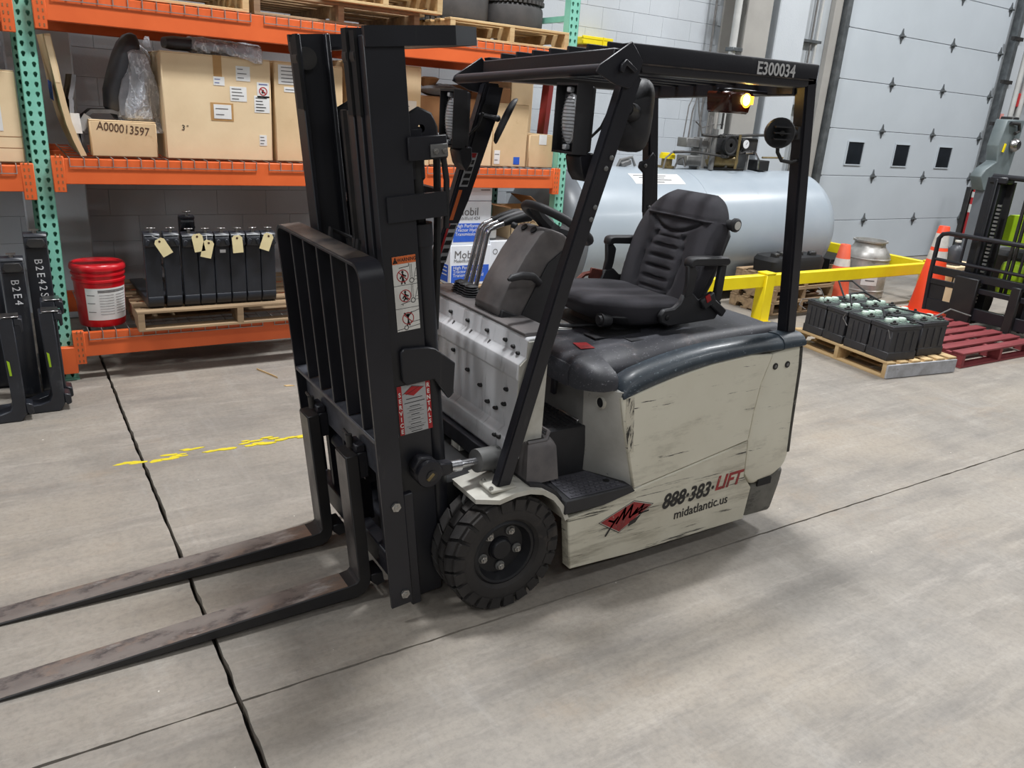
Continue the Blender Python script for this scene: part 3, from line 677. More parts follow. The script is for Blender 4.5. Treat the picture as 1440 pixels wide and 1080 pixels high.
# ---- fender plates over the drive wheels
for s in (1, -1):
    pth = [(1.262, .462), (1.33, .468), (1.40, .482), (1.46, .482), (1.52, .466), (1.575, .430), (1.612, .385), (1.642, .325)]
    th = .018; rings = []
    for i, (x, z) in enumerate(pth):
        y0 = 2.052+(.05 if i == 0 else 0); y1 = 2.30
        a, c = V(pth[max(i-1, 0)]), V(pth[min(i+1, len(pth)-1)]); d = (c-a).normalized(); n = V((-d.y, d.x))
        q = [V((x, y0, z)), V((x, y1, z)), V((x-n.x*th, y1, z-n.y*th)), V((x-n.x*th, y0, z-n.y*th))]
        if s < 0: q = [V((p.x, mir(p.y), p.z)) for p in q]
        rings.append(q)
    fe = f('fender', B().loft(rings), 'cream_white', smooth=25)
    b = B()
    sy = (lambda y: y) if s > 0 else mir
    b.span((1.315, sy(2.085), .478), (1.42, sy(2.175), .490), bev=.003)
    f('pillar_foot', b, 'cream_white', fe)
    for x, y in ((1.322, 2.10), (1.33, 2.17)): f('foot_bolt', B().bolt((x, sy(y), .488), (0, 0, 1), .009, .008), 'bolt', fe)
    f('wheel_arch', B().prism([(1.47, .490), (1.53, .474), (1.59, .438), (1.63, .388), (1.665, .33), (1.645, .322), (1.612, .375), (1.572, .42), (1.52, .455), (1.47, .475)], sy(2.075), sy(2.24), 'Y'), 'plastic')
f('damper_strut', B().cyl((1.275, 2.19, .455), (1.215, 2.19, .22), .007, n=8), 'grey_metal')
# ---- body
SEAM = [(1.946, .372), (2.25, .419), (2.583, .473)]
lower = [(1.676, .088), (1.645, .318), (1.80, .335), (1.946, .370), (2.25, .417), (2.585, .470), (2.60, .30), (2.66, .235), (2.644, .079), (2.0, .075)]
cover = [(1.956, .376), (2.25, .421), (2.583, .475), (2.588, .60), (2.602, .73), (2.645, .856), (2.509, .868), (2.288, .853), (2.083, .820), (1.924, .783), (1.86, .772), (1.838, .772), (1.868, .66)]
weight = [(2.650, .862), (2.607, .73), (2.593, .60), (2.588, .473), (2.604, .305), (2.664, .24), (2.80, .262), (2.868, .30), (2.885, .36), (2.862, .59), (2.848, .78), (2.828, .888)]
bump_ = [(2.650, .083), (2.665, .236), (2.80, .258), (2.87, .295), (2.862, .215), (2.828, .079)]
for s in (1, -1):
    ya, yb = (2.06, 2.11) if s > 0 else (mir(2.11), mir(2.06))
    lp = f('lower_side_panel', B().prism(lower, ya, yb, 'Y', bev=.005), 'cream_low')
    cp = f('battery_cover', B().prism(cover, ya, yb, 'Y', bev=.005), 'cream')
    if s > 0: NEAR = (lp, cp)
    f('worn_corner', B().prism([(1.862, .766), (1.868, .70), (1.882, .62), (1.905, .54), (1.93, .54), (1.918, .62), (1.908, .70), (1.90, .768)], (ya-.0012 if s > 0 else yb+.0012), (ya if s > 0 else yb), 'Y'), 'cream_worn', cp, smooth=0)
b = B().prism(weight, 2.062, mir(2.062), 'Y', bev=.022, seg=2); cw = f('counterweight', b, 'cream')
b = B().prism(bump_, 2.064, mir(2.064), 'Y', bev=.018, seg=2); f('rear_bumper', b, 'bumper')
f('tow_slot', B().span((2.70, 2.0605, .228), (2.79, 2.07, .262), bev=.002), 'dark', cw, smooth=0)
for x in (2.672, 2.748):
    f('plug_washer', B().cyl((x, 2.0585, .80), (x, 2.064, .80), .0145, n=16), 'ink', cw)
    f('plug', B().cyl((x, 2.0572, .80), (x, 2.064, .80), .0075, n=12), 'grey_metal', cw)
f('chassis', B().prism([(2.0, .12), (2.62, .12), (2.66, .80), (1.93, .76)], 2.10, mir(2.10), 'Y'), 'dark', smooth=0)
f('edge_scuff', B().tube([(2.872, 2.072, .37), (2.862, 2.072, .46), (2.853, 2.072, .58), (2.846, 2.072, .68), (2.839, 2.072, .78), (2.824, 2.072, .868)], .0135, 8), 'edge_worn', cw)
# front wing of the battery compartment with its finger hole
for s in (1, -1):
    sy = (lambda y: y) if s > 0 else mir
    c4 = [V((1.800, sy(2.245), .800)), V((1.816, sy(2.082), .792)), V((1.94, sy(2.082), .374)), V((1.838, sy(2.245), .403))]
    rings = []
    for k in range(11):
        t = k/10; a = c4[0].lerp(c4[3], t); c = c4[1].lerp(c4[2], t); m_ = a.lerp(c, .5); m8 = a.lerp(c, .88)
        e = V((.020, sy(2.064)-c.y, 0))
        rings.append([a, m_, m8, c+V((.006, 0, 0))+e*.3, c+e+V((.012, 0, 0)), c+V((.06, 0, 0))+V((0, e.y, 0)), a+V((.12, 0, 0))])
    wg = f('front_wing', B().loft(rings), 'wing_paint', smooth=50)
    if s > 0:
        c = V((1.8215, 2.155, .725)); f('finger_hole_ring', B().lathe([(.017, -.001), (.020, -.006), (.026, -.003), (.027, .006)], c, 'X', 20), 'cream_white', wg)
        f('finger_hole', B().cyl(c+V((-.0045, 0, 0)), c+V((.008, 0, 0)), .0185, n=18), 'dark', wg)
# seat box front, latch and data plate
sb = f('seat_box', B().prism([(1.815, .58), (1.80, .86), (1.86, .86), (1.86, .58)], 2.245, mir(2.245), 'Y'), 'grey_paint', smooth=0)
lt = f('hood_latch', B().span((1.765, 2.385, .755), (1.80, 2.425, .80), bev=.006).span((1.770, 2.39, .68), (1.79, 2.42, .76), bev=.006), 'black_paint', sb)
f('latch_loop', B().tube([(1.765, 2.39, .79), (1.755, 2.39, .76), (1.755, 2.42, .76), (1.765, 2.42, .79)], .004, 6), 'bolt', lt)
f('data_plate', B().span((1.7995, 2.25, .775), (1.802, 2.285, .81)), 'silver_label', sb, smooth=0)
# ---- hood (seat deck)
def hood_ring(x, zm, ze, ye=2.176):
    w_ = 2.27-ye
    half = [(ye, ze-.042), (ye, ze), (ye+.10*w_, ze+.018), (ye+.41*w_, ze+.032+(zm-ze)*.2), (2.27, zm), (2.40, zm+.004)]
    return [V((x, y, z)) for y, z in half]+[V((x, mir(y), z)) for y, z in reversed(half)]
st = [(1.722, .835, .822, 2.19), (1.728, .862, .826, 2.165), (1.745, .880, .832, 2.12), (1.775, .886, .836, 2.088), (1.815, .890, .838, 2.082), (1.838, .891, .838, 2.088), (1.852, .892, .836, 2.165), (1.88, .893, .838, 2.176), (2.0, .902, .845), (2.155, .912, .875), (2.37, .920, .892), (2.60, .926, .902), (2.80, .930, .908), (2.835, .92, .90)]
b = B().loft([hood_ring(*q) for q in st]); hd = f('hood', b, 'hood', smooth=50)
f('front_lip', B().prism([(1.716, .775), (1.713, .832), (1.722, .858), (1.73, .862), (1.73, .775)], 2.24, mir(2.20), 'Y', bev=.002), 'hood', hd)
f('warning_decal', B().poly([(1.815, 2.30, .8945), (1.875, 2.29, .8955), (1.885, 2.36, .8975), (1.83, 2.375, .8965)], .0012), 'red_worn', hd, smooth=0)
f('white_decal', B().poly([(1.84, 2.56, .8975), (1.94, 2.53, .9005), (2.06, 2.71, .908), (1.94, 2.74, .9015)], .0014), 'paper', hd, smooth=0)
f('deck_plate', B().span((2.20, 2.86, .922), (2.70, 2.965, .935), bev=.004), 'hood', hd)
# side band that rolls over the top edge of each side
bl = [(1.845, .765, .030, 0), (1.852, .762, .050, 0), (1.87, .768, .066, 0), (1.924, .783, .074, 0), (2.0, .802, .074, 0), (2.083, .820, .073, 0), (2.18, .838, .070, 0), (2.288, .853, .066, 0), (2.40, .862, .062, 0), (2.509, .868, .058, 0), (2.65, .870, .055, 0), (2.78, .872, .053, 0), (2.835, .874, .050, 0), (2.842, .878, .040, 0)]
for s in (1, -1):
    sy = (lambda y: y) if s > 0 else mir
    rings = []
    for x, z, h, _ in bl:
        rings.append([V((x, sy(y), z+k*h)) for y, k in ((2.062, 0), (2.054, .12), (2.056, .40), (2.068, .72), (2.092, .95), (2.12, 1.0), (2.15, .93), (2.158, .6), (2.158, 0))])
    rb = f('side_band', B().loft(rings), 'rimband', smooth=50)
    rings = []
    for x, z, h in ((2.70, .871, .056), (2.75, .872, .056), (2.835, .874, .053)):
        rings.append([V((x, sy(y), z+k*h)) for y, k in ((2.060, 0), (2.0515, .12), (2.0535, .42), (2.066, .76), (2.092, .99), (2.12, 1.04), (2.15, .97), (2.158, 0))])
    f('band_end', B().loft(rings), 'rimband', rb, smooth=50)
    f('hood_gasket', B().tube([(1.83, sy(2.167), .79), (1.90, sy(2.167), .815), (2.0, sy(2.167), .838), (2.155, sy(2.167), .868), (2.37, sy(2.167), .888), (2.83, sy(2.167), .902)], .012, 6), 'dark', hd)
# ---- step, floor and cowl
sp = f('step', B().prism([(1.615, .345), (1.615, .402), (1.93, .402), (1.955, .372), (1.80, .345)], 2.045, 2.25, 'Y', bev=.004), 'plastic')
tr = f('step_tread', B().prism([(1.64, 2.055), (1.915, 2.055), (1.84, 2.225), (1.655, 2.225)], .402, .405, 'Z'), 'tread', sp, smooth=0)
stud = None
for i in range(11):
    for j in range(7):
        x, y = 1.662+.024*i+.012*(j % 2), 2.068+.0225*j
        if x > 1.905-(y-2.055)*.42: continue
        if abs(x-1.865) < .02 and abs(y-2.12) < .012: continue
        if stud is None: stud = f('tread_stud', B().box((x, y, .4065), (.017, .008, .004), bev=.0012), 'tread', sp, smooth=0)
        else: same(stud, loc=(x, y, .4065))
f('step_slot', B().cyl((1.862, 2.12, .4045), (1.862, 2.12, .4065), .014, n=14), 'dark', sp)
f('step_riser', B().span((1.53, 2.235, .38), (1.835, 2.255, .60), bev=.003), 'plastic')
fp = f('floor_plate', B().span((1.47, 2.245, .585), (1.835, mir(2.245), .602), bev=.002), 'plastic')
fs_ = None
for i in range(12):
    for j in range(14):
        c = (1.56+.023*i, 2.265+.026*j+.013*(i % 2), .6035)
        if fs_ is None: fs_ = f('floor_stud', B().box(c, (.008, .018, .003)), 'plastic', fp, smooth=0)
        else: same(fs_, loc=c)
f('floor_edge_strip', B().box((1.815, 2.33, .606), (.02, .13, .02), bev=.003), 'bare_steel', fp)
# moulded cup beside the pillar
b = B().loft([[V((x, y, z)) for x, y in pts] for z, pts in ((.47, [(1.47, 2.10), (1.615, 2.105), (1.63, 2.15), (1.63, 2.26), (1.47, 2.26)]), (.60, [(1.475, 2.115), (1.60, 2.115), (1.615, 2.15), (1.615, 2.26), (1.475, 2.26)]), (.62, [(1.485, 2.13), (1.585, 2.13), (1.60, 2.16), (1.60, 2.26), (1.485, 2.26)]))])
cu = f('pillar_shroud', b, 'plastic_grey')
f('shroud_pocket', B().loft([[V((x, y, z)) for x, y in pts] for z, pts in ((.618, [(1.50, 2.145), (1.565, 2.145), (1.58, 2.18), (1.50, 2.18)]), (.6225, [(1.50, 2.145), (1.565, 2.145), (1.58, 2.18), (1.50, 2.18)]))]), 'dark', cu, smooth=0)
f('shroud_lip', B().tube([(1.485, 2.135, .622), (1.565, 2.135, .622), (1.60, 2.17, .635), (1.60, 2.25, .635)], .008, 6), 'plastic_grey', cu)
# front cowl: folded silver panel with black push rivets
prof = [(1.54, 1.005), (1.482, 1.005), (1.474, .998), (1.470, .938), (1.440, .915), (1.438, .862), (1.447, .852), (1.452, .655), (1.420, .630), (1.418, .565), (1.43, .55), (1.54, .55)]
cwl = f('front_cowl', B().prism(prof, 2.165, mir(2.165), 'Y', bev=.0025), 'cowl', smooth=30)
f('cowl_end', B().prism([(1.475, .995), (1.472, .935), (1.445, .91), (1.445, .60), (1.56, .60), (1.56, .995)], 2.158, 2.166, 'Y'), 'cream_white', cwl, smooth=0)
tp_ = f('cowl_top', B().prism([(1.478, 1.006), (1.476, 1.016), (1.49, 1.020), (1.60, 1.020), (1.62, 1.01), (1.62, 1.0), (1.49, 1.0)], 2.19, mir(2.17), 'Y', bev=.002), 'plastic_grey', cwl)
rv = [(2.30, .965), (2.43, .965), (2.58, .965), (2.72, .965), (2.85, .965), (2.245, .955), (2.21, .94), (2.64, .83), (2.52, .785), (2.80, .83), (2.42, .755), (2.36, .71), (2.235, .80), (2.245, .74), (2.30, .705), (2.22, .625), (2.25, .622)]
for y, z in rv:
    x = 1.472 if z > .93 else 1.447 if z > .65 else 1.420
    f('push_rivet', B().cyl((x+.003, y, z), (x-.006, y, z), .0085, .0075, n=10).ball((x-.008, y, z+.002), (.007, .010, .007), 8, 5), 'ink', cwl)
for y in (2.40, 2.54, 2.68):
    f('fold_notch', B().box((1.462, y, .931), (.012, .004, .016), (0, .6, 0)), 'ink_grey', cwl, smooth=0)
f('cowl_channel', B().span((1.395, 2.20, .49), (1.44, mir(2.20), .553), bev=.003), 'black_paint')
f('frame_bar', B().span((1.40, 2.20, .30), (1.45, mir(2.2), .37), bev=.003), 'black_paint')
for y in (2.47, 2.74): f('frame_upright', B().span((1.395, y, .33), (1.45, y+.07, .50), bev=.003), 'cream_white')
f('under_cowl', B().span((1.45, 2.25, .35), (1.56, mir(2.25), .60)), 'dark', smooth=0)
# steering column
col = [(1.515, 1.00), (1.49, 1.045), (1.535, 1.14), (1.60, 1.245), (1.655, 1.318), (1.675, 1.336), (1.71, 1.338), (1.77, 1.318), (1.82, 1.275), (1.815, 1.235), (1.74, 1.13), (1.70, 1.02), (1.69, .93), (1.58, .93)]
cl = f('steering_column', B().prism(col, 2.405, 2.585, 'Y', bev=.012, seg=2), 'plastic_grey')
f('column_side', B().prism([(1.60, 1.03), (1.65, 1.125), (1.70, 1.215), (1.765, 1.262), (1.805, 1.265), (1.80, 1.235), (1.735, 1.13), (1.695, 1.02), (1.685, .93), (1.575, .93)], 2.398, 2.406, 'Y', bev=.002), 'plastic', cl)
for y in (2.46, 2.525):
    c = V((1.664, y, 1.3275)); f('column_port', B().cyl(c, c+V((-.004, 0, .004)), .014, n=14), 'dark', cl)
f('direction_lever', B().tube([(1.485, 2.335, 1.176), (1.50, 2.337, 1.181), (1.545, 2.343, 1.186), (1.60, 2.352, 1.178), (1.645, 2.372, 1.150), (1.66, 2.40, 1.132)], [.006, .013, .015, .015, .012, .009], 10), 'plastic', cl)
f('column_knob', B().cyl((1.665, 2.585, 1.322), (1.655, 2.60, 1.328), .012, n=12), 'plastic', cl)
f('column_foot', B().prism([(1.50, 1.005), (1.505, 1.05), (1.69, .98), (1.69, .92), (1.58, .92)], 2.395, 2.595, 'Y', bev=.004), 'plastic', cl)
# steering wheel
wc = V((1.80, 2.505, 1.345)); ax = V((.50, 0, .87)).normalized(); e1 = V((0, 1, 0)); e2 = ax.cross(e1)
sw = f('steering_wheel', B().tube([wc+(e1*math.cos(2*PI*i/36)+e2*math.sin(2*PI*i/36))*.142 for i in range(36)], .0165, 10, True), 'plastic')
for a in (90, 210, 330):
    a = math.radians(a); d = e1*math.cos(a)+e2*math.sin(a)
    f('wheel_spoke', B().tube([wc-ax*.03+d*.03, wc-ax*.02+d*.085, wc+d*.134], [.03, .024, .016], 8), 'plastic', sw)
f('wheel_hub', B().cyl(wc-ax*.06, wc-ax*.012, .05, .04, n=18).cyl(wc-ax*.13, wc-ax*.06, .03, .035, n=14), 'plastic', sw)
d = e1*math.cos(math.radians(-65))+e2*math.sin(math.radians(-65))
f('spinner_knob', B().cyl(wc+d*.142, wc+d*.142+ax*.02, .01, n=8).ball(wc+d*.142+ax*.035, .021, 12, 8), 'plastic', sw)
# hydraulic levers in their bellows
for i in range(3):
    y = 2.735+.045*i; dx = .018*(2-i); Q = .035
    lv = f('control_lever', B().tube([(Q+1.545, y, 1.03), (Q+1.578-dx*.2, y, 1.16), (Q+1.602-dx*.3, y, 1.268), (Q+1.612-dx*.3, y, 1.288), (Q+1.632, y, 1.300), (Q+1.69, y, 1.318)], .0095, 10), 'chrome')
    f('lever_grip', B().tube([(Q+1.665, y, 1.311), (Q+1.70, y, 1.322), (Q+1.76, y, 1.335), (Q+1.792, y, 1.338), (Q+1.80, y, 1.338)], [.012, .016, .021, .020, .010], 12), 'plastic', lv)
    pf = [(.034, 0), (.034, .006)]
    for k in range(5): pf += [(.040-.003*k, .008+.009*k), (.030-.003*k, .013+.009*k)]
    f('bellows', B().lathe([(0, -.003)]+pf+[(0, .056)], (1.565, y, 1.017), 'Z', 18), 'plastic', lv)
# ---- overhead guard (it hangs a little lower on its far side)
GD = lambda v: V((v.x, v.y, v.z-.034*max(0, (v.y-2.10)/.95)*(1 if v.z > 1 else 0)))
class GB(B):
    def fin(s):
        for v in s.bm.verts: v.co = GD(v.co)
        return s
def gf(name, b, m, par=None, **k):
    for v in b.bm.verts: v.co = GD(v.co)
    return f(name, b, m, par, **k)
GY = 2.105
for s in (1, -1):
    sy = (lambda y: y) if s > 0 else mir
    rings = []
    for x0, x1, y0, z in ((1.346, 1.404, 2.10, .486), (1.541, 1.601, GY, 1.206), (1.734, 1.806, GY, 1.876)):
        rings.append([V((x0, sy(y0), z)), V((x1, sy(y0), z)), V((x1, sy(y0+.046), z)), V((x0, sy(y0+.046), z))])
    g = B().loft(rings); bmesh.ops.bevel(g.bm, geom=[e for e in g.bm.edges], offset=.006, segments=2, affect='EDGES', clamp_overlap=True)
    pl = gf('front_pillar', g, 'black_paint')
    for z, dx in ((1.62, 0), (1.585, -.008), (1.46, 0), (1.42, 0)):
        x = 1.571+(z-1.206)*.297+dx
        gf('pillar_bolt', B().ball((x+.014, sy(GY-.001), z), (.009, .006, .009), 10, 6), 'grey_metal', pl)
    gf('guard_gusset', B().prism([(1.738, 1.976), (1.792, 1.920), (1.776, 1.872), (1.745, 1.835), (1.686, 1.844), (1.607, 1.875), (1.616, 1.897)], sy(GY-.010), sy(GY-.001), 'Y', bev=.002), 'black_paint')
    if s > 0: gf('gusset_hook', B().prism([(1.694, 1.905), (1.712, 1.922), (1.760, 1.893), (1.752, 1.882), (1.714, 1.904), (1.704, 1.880), (1.692, 1.884)], GY-.024, GY-.010, 'Y', bev=.002), 'black_paint')
    rl = gf('guard_side_rail', B().prism([(1.740, 1.974), (1.788, 1.915), (1.801, 1.887), (2.584, 1.896), (2.665, 1.908), (2.667, 1.985)], sy(GY), sy(GY+.06), 'Y', bev=.008, seg=2), 'black_paint')
    gf('rail_crease', B().prism([(1.790, 1.911), (2.64, 1.924), (2.64, 1.928), (1.788, 1.916)], sy(GY-.003), sy(GY+.001), 'Y'), 'worn_edge' if s > 0 else 'black_paint', rl, smooth=0)
    rings = []
    for x0, x1, z in ((2.767, 2.829, .90), (2.695, 2.757, 1.36), (2.605, 2.667, 1.94)):
        rings.append([V((x0, sy(GY), z)), V((x1, sy(GY), z)), V((x1, sy(GY+.058), z)), V((x0, sy(GY+.058), z))])
    g = B().loft(rings); bmesh.ops.bevel(g.bm, geom=[e for e in g.bm.edges], offset=.008, segments=2, affect='EDGES', clamp_overlap=True)
    rp = gf('rear_pillar', g, 'black_paint')
    f('pillar_base', B().span((2.74, sy(2.10), .895), (2.832, sy(2.20), .922), bev=.006), 'black_paint', rp)
    if s > 0: NRAIL = rl; NPIL = pl
    else: FPIL = pl; FREAR = rp
text('fleet_number', 'E300034', (2.428, GY-.0015, 1.945), (1, 0, .014), (0, 0, 1), .060, 'id_white', NRAIL, xs=.98, bold=.0010)
gf('front_crossbar', B().cyl((1.632, GY, 1.884), (1.632, mir(GY), 1.884), .018, n=14), 'black_paint')
gf('front_crossbar', B().span((1.715, GY+.05, 1.910), (1.765, mir(GY+.05), 1.958), bev=.004), 'black_paint')
gf('rear_crossbar', B().span((2.60, GY+.05, 1.872), (2.655, mir(GY+.05), 1.952), bev=.005), 'black_paint')
for i in range(7):
    y = 2.235+.113*i
    gf('guard_slat', B().span((1.75, y-.007, 1.915), (2.62, y+.007, 1.985), bev=.002), 'black_paint', smooth=0)
# far pillar decals
def pilpt(t, dx, dy=0):
    a, c = V((1.346, mir(2.10)-.046, .486)), V((1.734, mir(GY)-.046, 1.876)); p = GD(a+(c-a)*t); return V((p.x+dx, p.y-.002-dy, p.z))
f('pillar_plate', B().poly([pilpt(.56, .008), pilpt(.56, .052), pilpt(.66, .075), pilpt(.90, .095), pilpt(.99, .085), pilpt(.99, .02)], .006, (0, -1, 0)), 'black_paint', FPIL)
for t0, t1, m in ((.70, .80, 'silver_label'), (.47, .59, 'silver_label'), (.60, .69, 'orange_label'), (.86, .94, 'ink')):
    x0, x1 = (.010, .046) if m != 'orange_label' else (.010, .022)
    d = f('pillar_label', B().poly([pilpt(t0, x0, .007), pilpt(t0, x1+.004, .007), pilpt(t1, x1+.008, .007), pilpt(t1, x0+.004, .007)], .001), m, FPIL, smooth=0)
    if m == 'silver_label':
        for k in range(5):
            q = t0+(t1-t0)*(k+.3)/5
            f('label_block', B().poly([pilpt(q, x0+.006, .0095), pilpt(q, x1, .0095), pilpt(q+.013, x1+.002, .0095), pilpt(q+.013, x0+.010, .0095)], .0004), 'ink' if (k < 4 or t0 < .6) else 'red', d, smooth=0)
    if t0 == .47: f('label_side', B().poly([pilpt(t0, x0-.006, .0085), pilpt(t0, x0+.004, .0085), pilpt(t1, x0+.008, .0085), pilpt(t1, x0-.002, .0085)], .0005), 'red', d, smooth=0)
# head lamps
def headlamp(cx, cy, cz):
    """square black lamp facing -X; cx is the front rim of its hood"""
    h = f('headlamp', B().prism([(cy-.056, cz-.104), (cy+.056, cz-.104), (cy+.056, cz+.104), (cy-.056, cz+.104)], cx+.030, cx+.082, 'X', bev=.010, seg=2), 'plastic')
    b = B()
    o = [V((0, -.060, -.110)), V((0, .060, -.110)), V((0, .060, .110)), V((0, -.060, .110))]; q = [p*.93 for p in o]
    vs = []
    for x, ps in ((cx, o), (cx+.060, o), (cx+.060, q), (cx, q)): vs.append([V((x, cy+p.y, cz+p.z)) for p in ps])
    b.loft(vs+[vs[0]], cap=False)
    f('lamp_hood', b, 'plastic', h, smooth=20)
    rings = []
    for sc_, xo in ((1, .034), (1, .022), (.86, .014), (.5, .007), (.05, .005)):
        rings.append([V((cx+xo, cy+p[0]*sc_, cz+p[1]*sc_)) for p in sup(0, 0, .040, .080, 24, 2)])
    ln = f('lamp_lens', B().loft(rings), 'lens', h)
    for k in range(14):
        z = cz-.072+.0111*k; hw = .040*math.sqrt(max(0, 1-((z-cz)/.08)**2))
        f('lens_rib', B().tube([(cx+.0035+.012*((hw*q/.04)**2+((z-cz)/.08)**2), cy+hw*q, z) for q in (-.9, -.6, -.3, 0, .3, .6, .9)], .0013, 4), 'ink_grey', ln)
    for z in (.090, -.090): f('lamp_clip', B().box((cx+.016, cy, cz+z), (.02, .020, .018), bev=.003), 'lens', h)
    return h
for s, lx, ly, lz in ((1, 1.592, 2.225, 1.732), (-1, 1.535, 2.955, 1.697)):
    headlamp(lx, ly, lz)
    f('lamp_bracket', B().prism([(lx+.035, lz-.118), (lx+.05, lz-.104), (lx+.095, lz-.104), (lx+.10, lz-.16), (lx+.075, lz-.20), (lx+.05, lz-.17)], ly-.055, ly+.03, 'Y', bev=.004), 'black_paint')
    f('lamp_cable', B().tube([(lx+.08, ly, lz-.03), (lx+.10, ly-.02, lz-.055), (lx+.125, ly-.04, lz-.02), (lx+.135, ly-.06, lz+.03)], .006, 6), 'cable')
# mirrors
def mirror(name, c, n, rx, rz, dep=1):
    n = V(n).normalized(); e = n.cross(V((0, 0, 1))).normalized(); u = e.cross(n); rings = []
    for sc_, d in ((.30, -.050), (.70, -.044), (.92, -.026), (1, -.004), (1, .008), (.94, .012)):
        rings.append([V(c)+e*p[0]*sc_+u*p[1]*sc_+n*d*dep for p in sup(0, 0, rx, rz, 28, 3.6)])
    m_ = f(name, B().loft(rings), 'plastic')
    return m_
m1 = mirror('rear_view_mirror', (1.925, 2.28, 1.757), (.78, .62, -.12), .072, .126)
f('mirror_mount', B().ball((1.835, 2.205, 1.775), .020, 12, 8).cyl((1.835, 2.205, 1.775), (1.775, 2.155, 1.78), .011, n=10).cyl((1.835, 2.205, 1.775), (1.895, 2.245, 1.765), .024, .032, n=14), 'plastic', m1)
m2 = mirror('rear_view_mirror', (1.795, 2.92, 1.70), (.80, -.46, -.40), .058, .100, .45)
f('mirror_mount', B().cyl((1.765, 2.95, 1.71), (1.71, 3.01, 1.72), .009, n=8).ball((1.768, 2.945, 1.708), .014, 10, 6), 'plastic', m2)
# beacon under the rear crossbar
bc = f('beacon', B().prism([(2.385, 1.868), (2.40, 1.790), (2.505, 1.790), (2.525, 1.868)], 2.27, 2.40, 'Y', bev=.008), 'amber')
f('beacon_mount', B().span((2.40, 2.28, 1.866), (2.62, 2.36, 1.880), bev=.003), 'black_paint', bc)
f('beacon_bulb', B().ball((2.472, 2.264, 1.842), (.015, .012, .020), 14, 10), 'glow_core', bc)
f('beacon_lens', B().ball((2.480, 2.270, 1.840), (.026, .006, .027), 16, 10).box((2.500, 2.268, 1.842), (.03, .004, .03), bev=.001), 'glow', bc)
# rear work lamp
wlp = V((2.512, 2.115, 1.731)); ax = V((-.55, -.75, .0)).normalized()
e1 = ax.cross(V((0, 0, 1))).normalized(); e2 = V((0, 0, 1)); rings = []
for r_, d in ((.015, -.05), (.03, -.045), (.052, -.02), (.056, .0), (.056, .018), (.052, .024), (.045, .022), (.01, .020)):
    rings.append([wlp-ax*d*-1+(e1*math.cos(2*PI*i/24)+e2*math.sin(2*PI*i/24))*r_ for i in range(24)])
wk = f('work_lamp', B().loft(rings), 'plastic')
for k in (-1, 0, 1): f('lamp_fin', B().box(wlp+V((-.018, -.026, .022*k)), (.06, .06, .005), (0, 0, math.radians(54))), 'plastic', wk, smooth=0)
f('lamp_arm', B().tube([wlp+V((.02, .01, 0)), (2.58, 2.13, 1.735), (2.65, 2.135, 1.735)], .015, 10).box((2.635, 2.135, 1.735), (.03, .04, .05), bev=.004), 'plastic', wk)
f('lamp_tip', B().cyl(wlp+ax*.02, wlp+ax*.05, .010, n=8), 'dark_metal', wk)
f('lamp_cable', B().tube([wlp+V((.0, 0, -.02)), wlp+V((.01, .0, -.07)), wlp+V((.04, 0, -.10)), wlp+V((.09, .0, -.105)), wlp+V((.15, .01, -.095))], .007, 8), 'cable', wk)
# belt anchor on the far rear pillar
f('grab_bracket', B().prism([(2.650, 1.31), (2.625, 1.50), (2.590, 1.525), (2.596, 1.552), (2.636, 1.562), (2.668, 1.60), (2.688, 1.58), (2.70, 1.31)], 2.975, 2.99, 'Y', bev=.004), 'black_paint', FREAR)
f('bracket_bolt', B().ball((2.625, 2.972, 1.535), .009, 8, 6), 'grey_metal', FREAR)
f('bracket_bolt', B().ball((2.68, 2.972, 1.34), .009, 8, 6), 'grey_metal', FREAR)
# ---- seat
def pad_back():
    rings = []; n = 64; N = 96
    for i in range(n):
        t = i/(n-1); z = .995+.462*t
        cx = 2.425+.150*t+.02*t*t
        wy = .222+.034*math.sin(min(1, t/.55)*PI/2)
        if t > .50: wy *= math.sqrt(max(.02, 1-((t-.50)/.515)**2.3*.82))
        dx = .052+.012*math.sin(PI*t)
        if t > .9: dx *= math.sqrt(max(.05, 1-((t-.9)/.101)**2))
        if t < .06: dx *= .75+.25*t/.06; wy *= .94+t
        rg = []
        for px, py in sup(0, 0, 1, 1, N, 3.0):
            x, y = px*dx, py*wy
            if px < 0:
                yy = abs(y)/.24
                x -= .030*max(0, yy-.42)*(1-t*.6) * (1 if yy < .95 else .6)   # side wings
                c = max(0, 1-(yy/.36)**4)
                if .10 < t < .60: x += .017*c*max(0, math.sin((t-.10)/.50*PI*5+PI/2)**10)
                sm = .64+.13*yy*yy*2.2                                            # curved seam under the top cushion
                x += .018*math.exp(-((t-sm)/.014)**2)*(1 if yy < .62 else 0)
                if .78 < t < .80: x += .004
                ws = .34+.16*math.sin(PI*min(1, t/.62))                           # wing seams
                if t < .62: x += .016*math.exp(-((yy-ws)/.035)**2)
            rg.append(V((cx+x, CY+y, z)))
        rings.append(rg)
    return B().loft(rings)
st_ = empty('seat', (2.25, CY, .91), parent=FK)
obj('backrest', pad_back(), 'fabric', st_, smooth=60)
rings = []
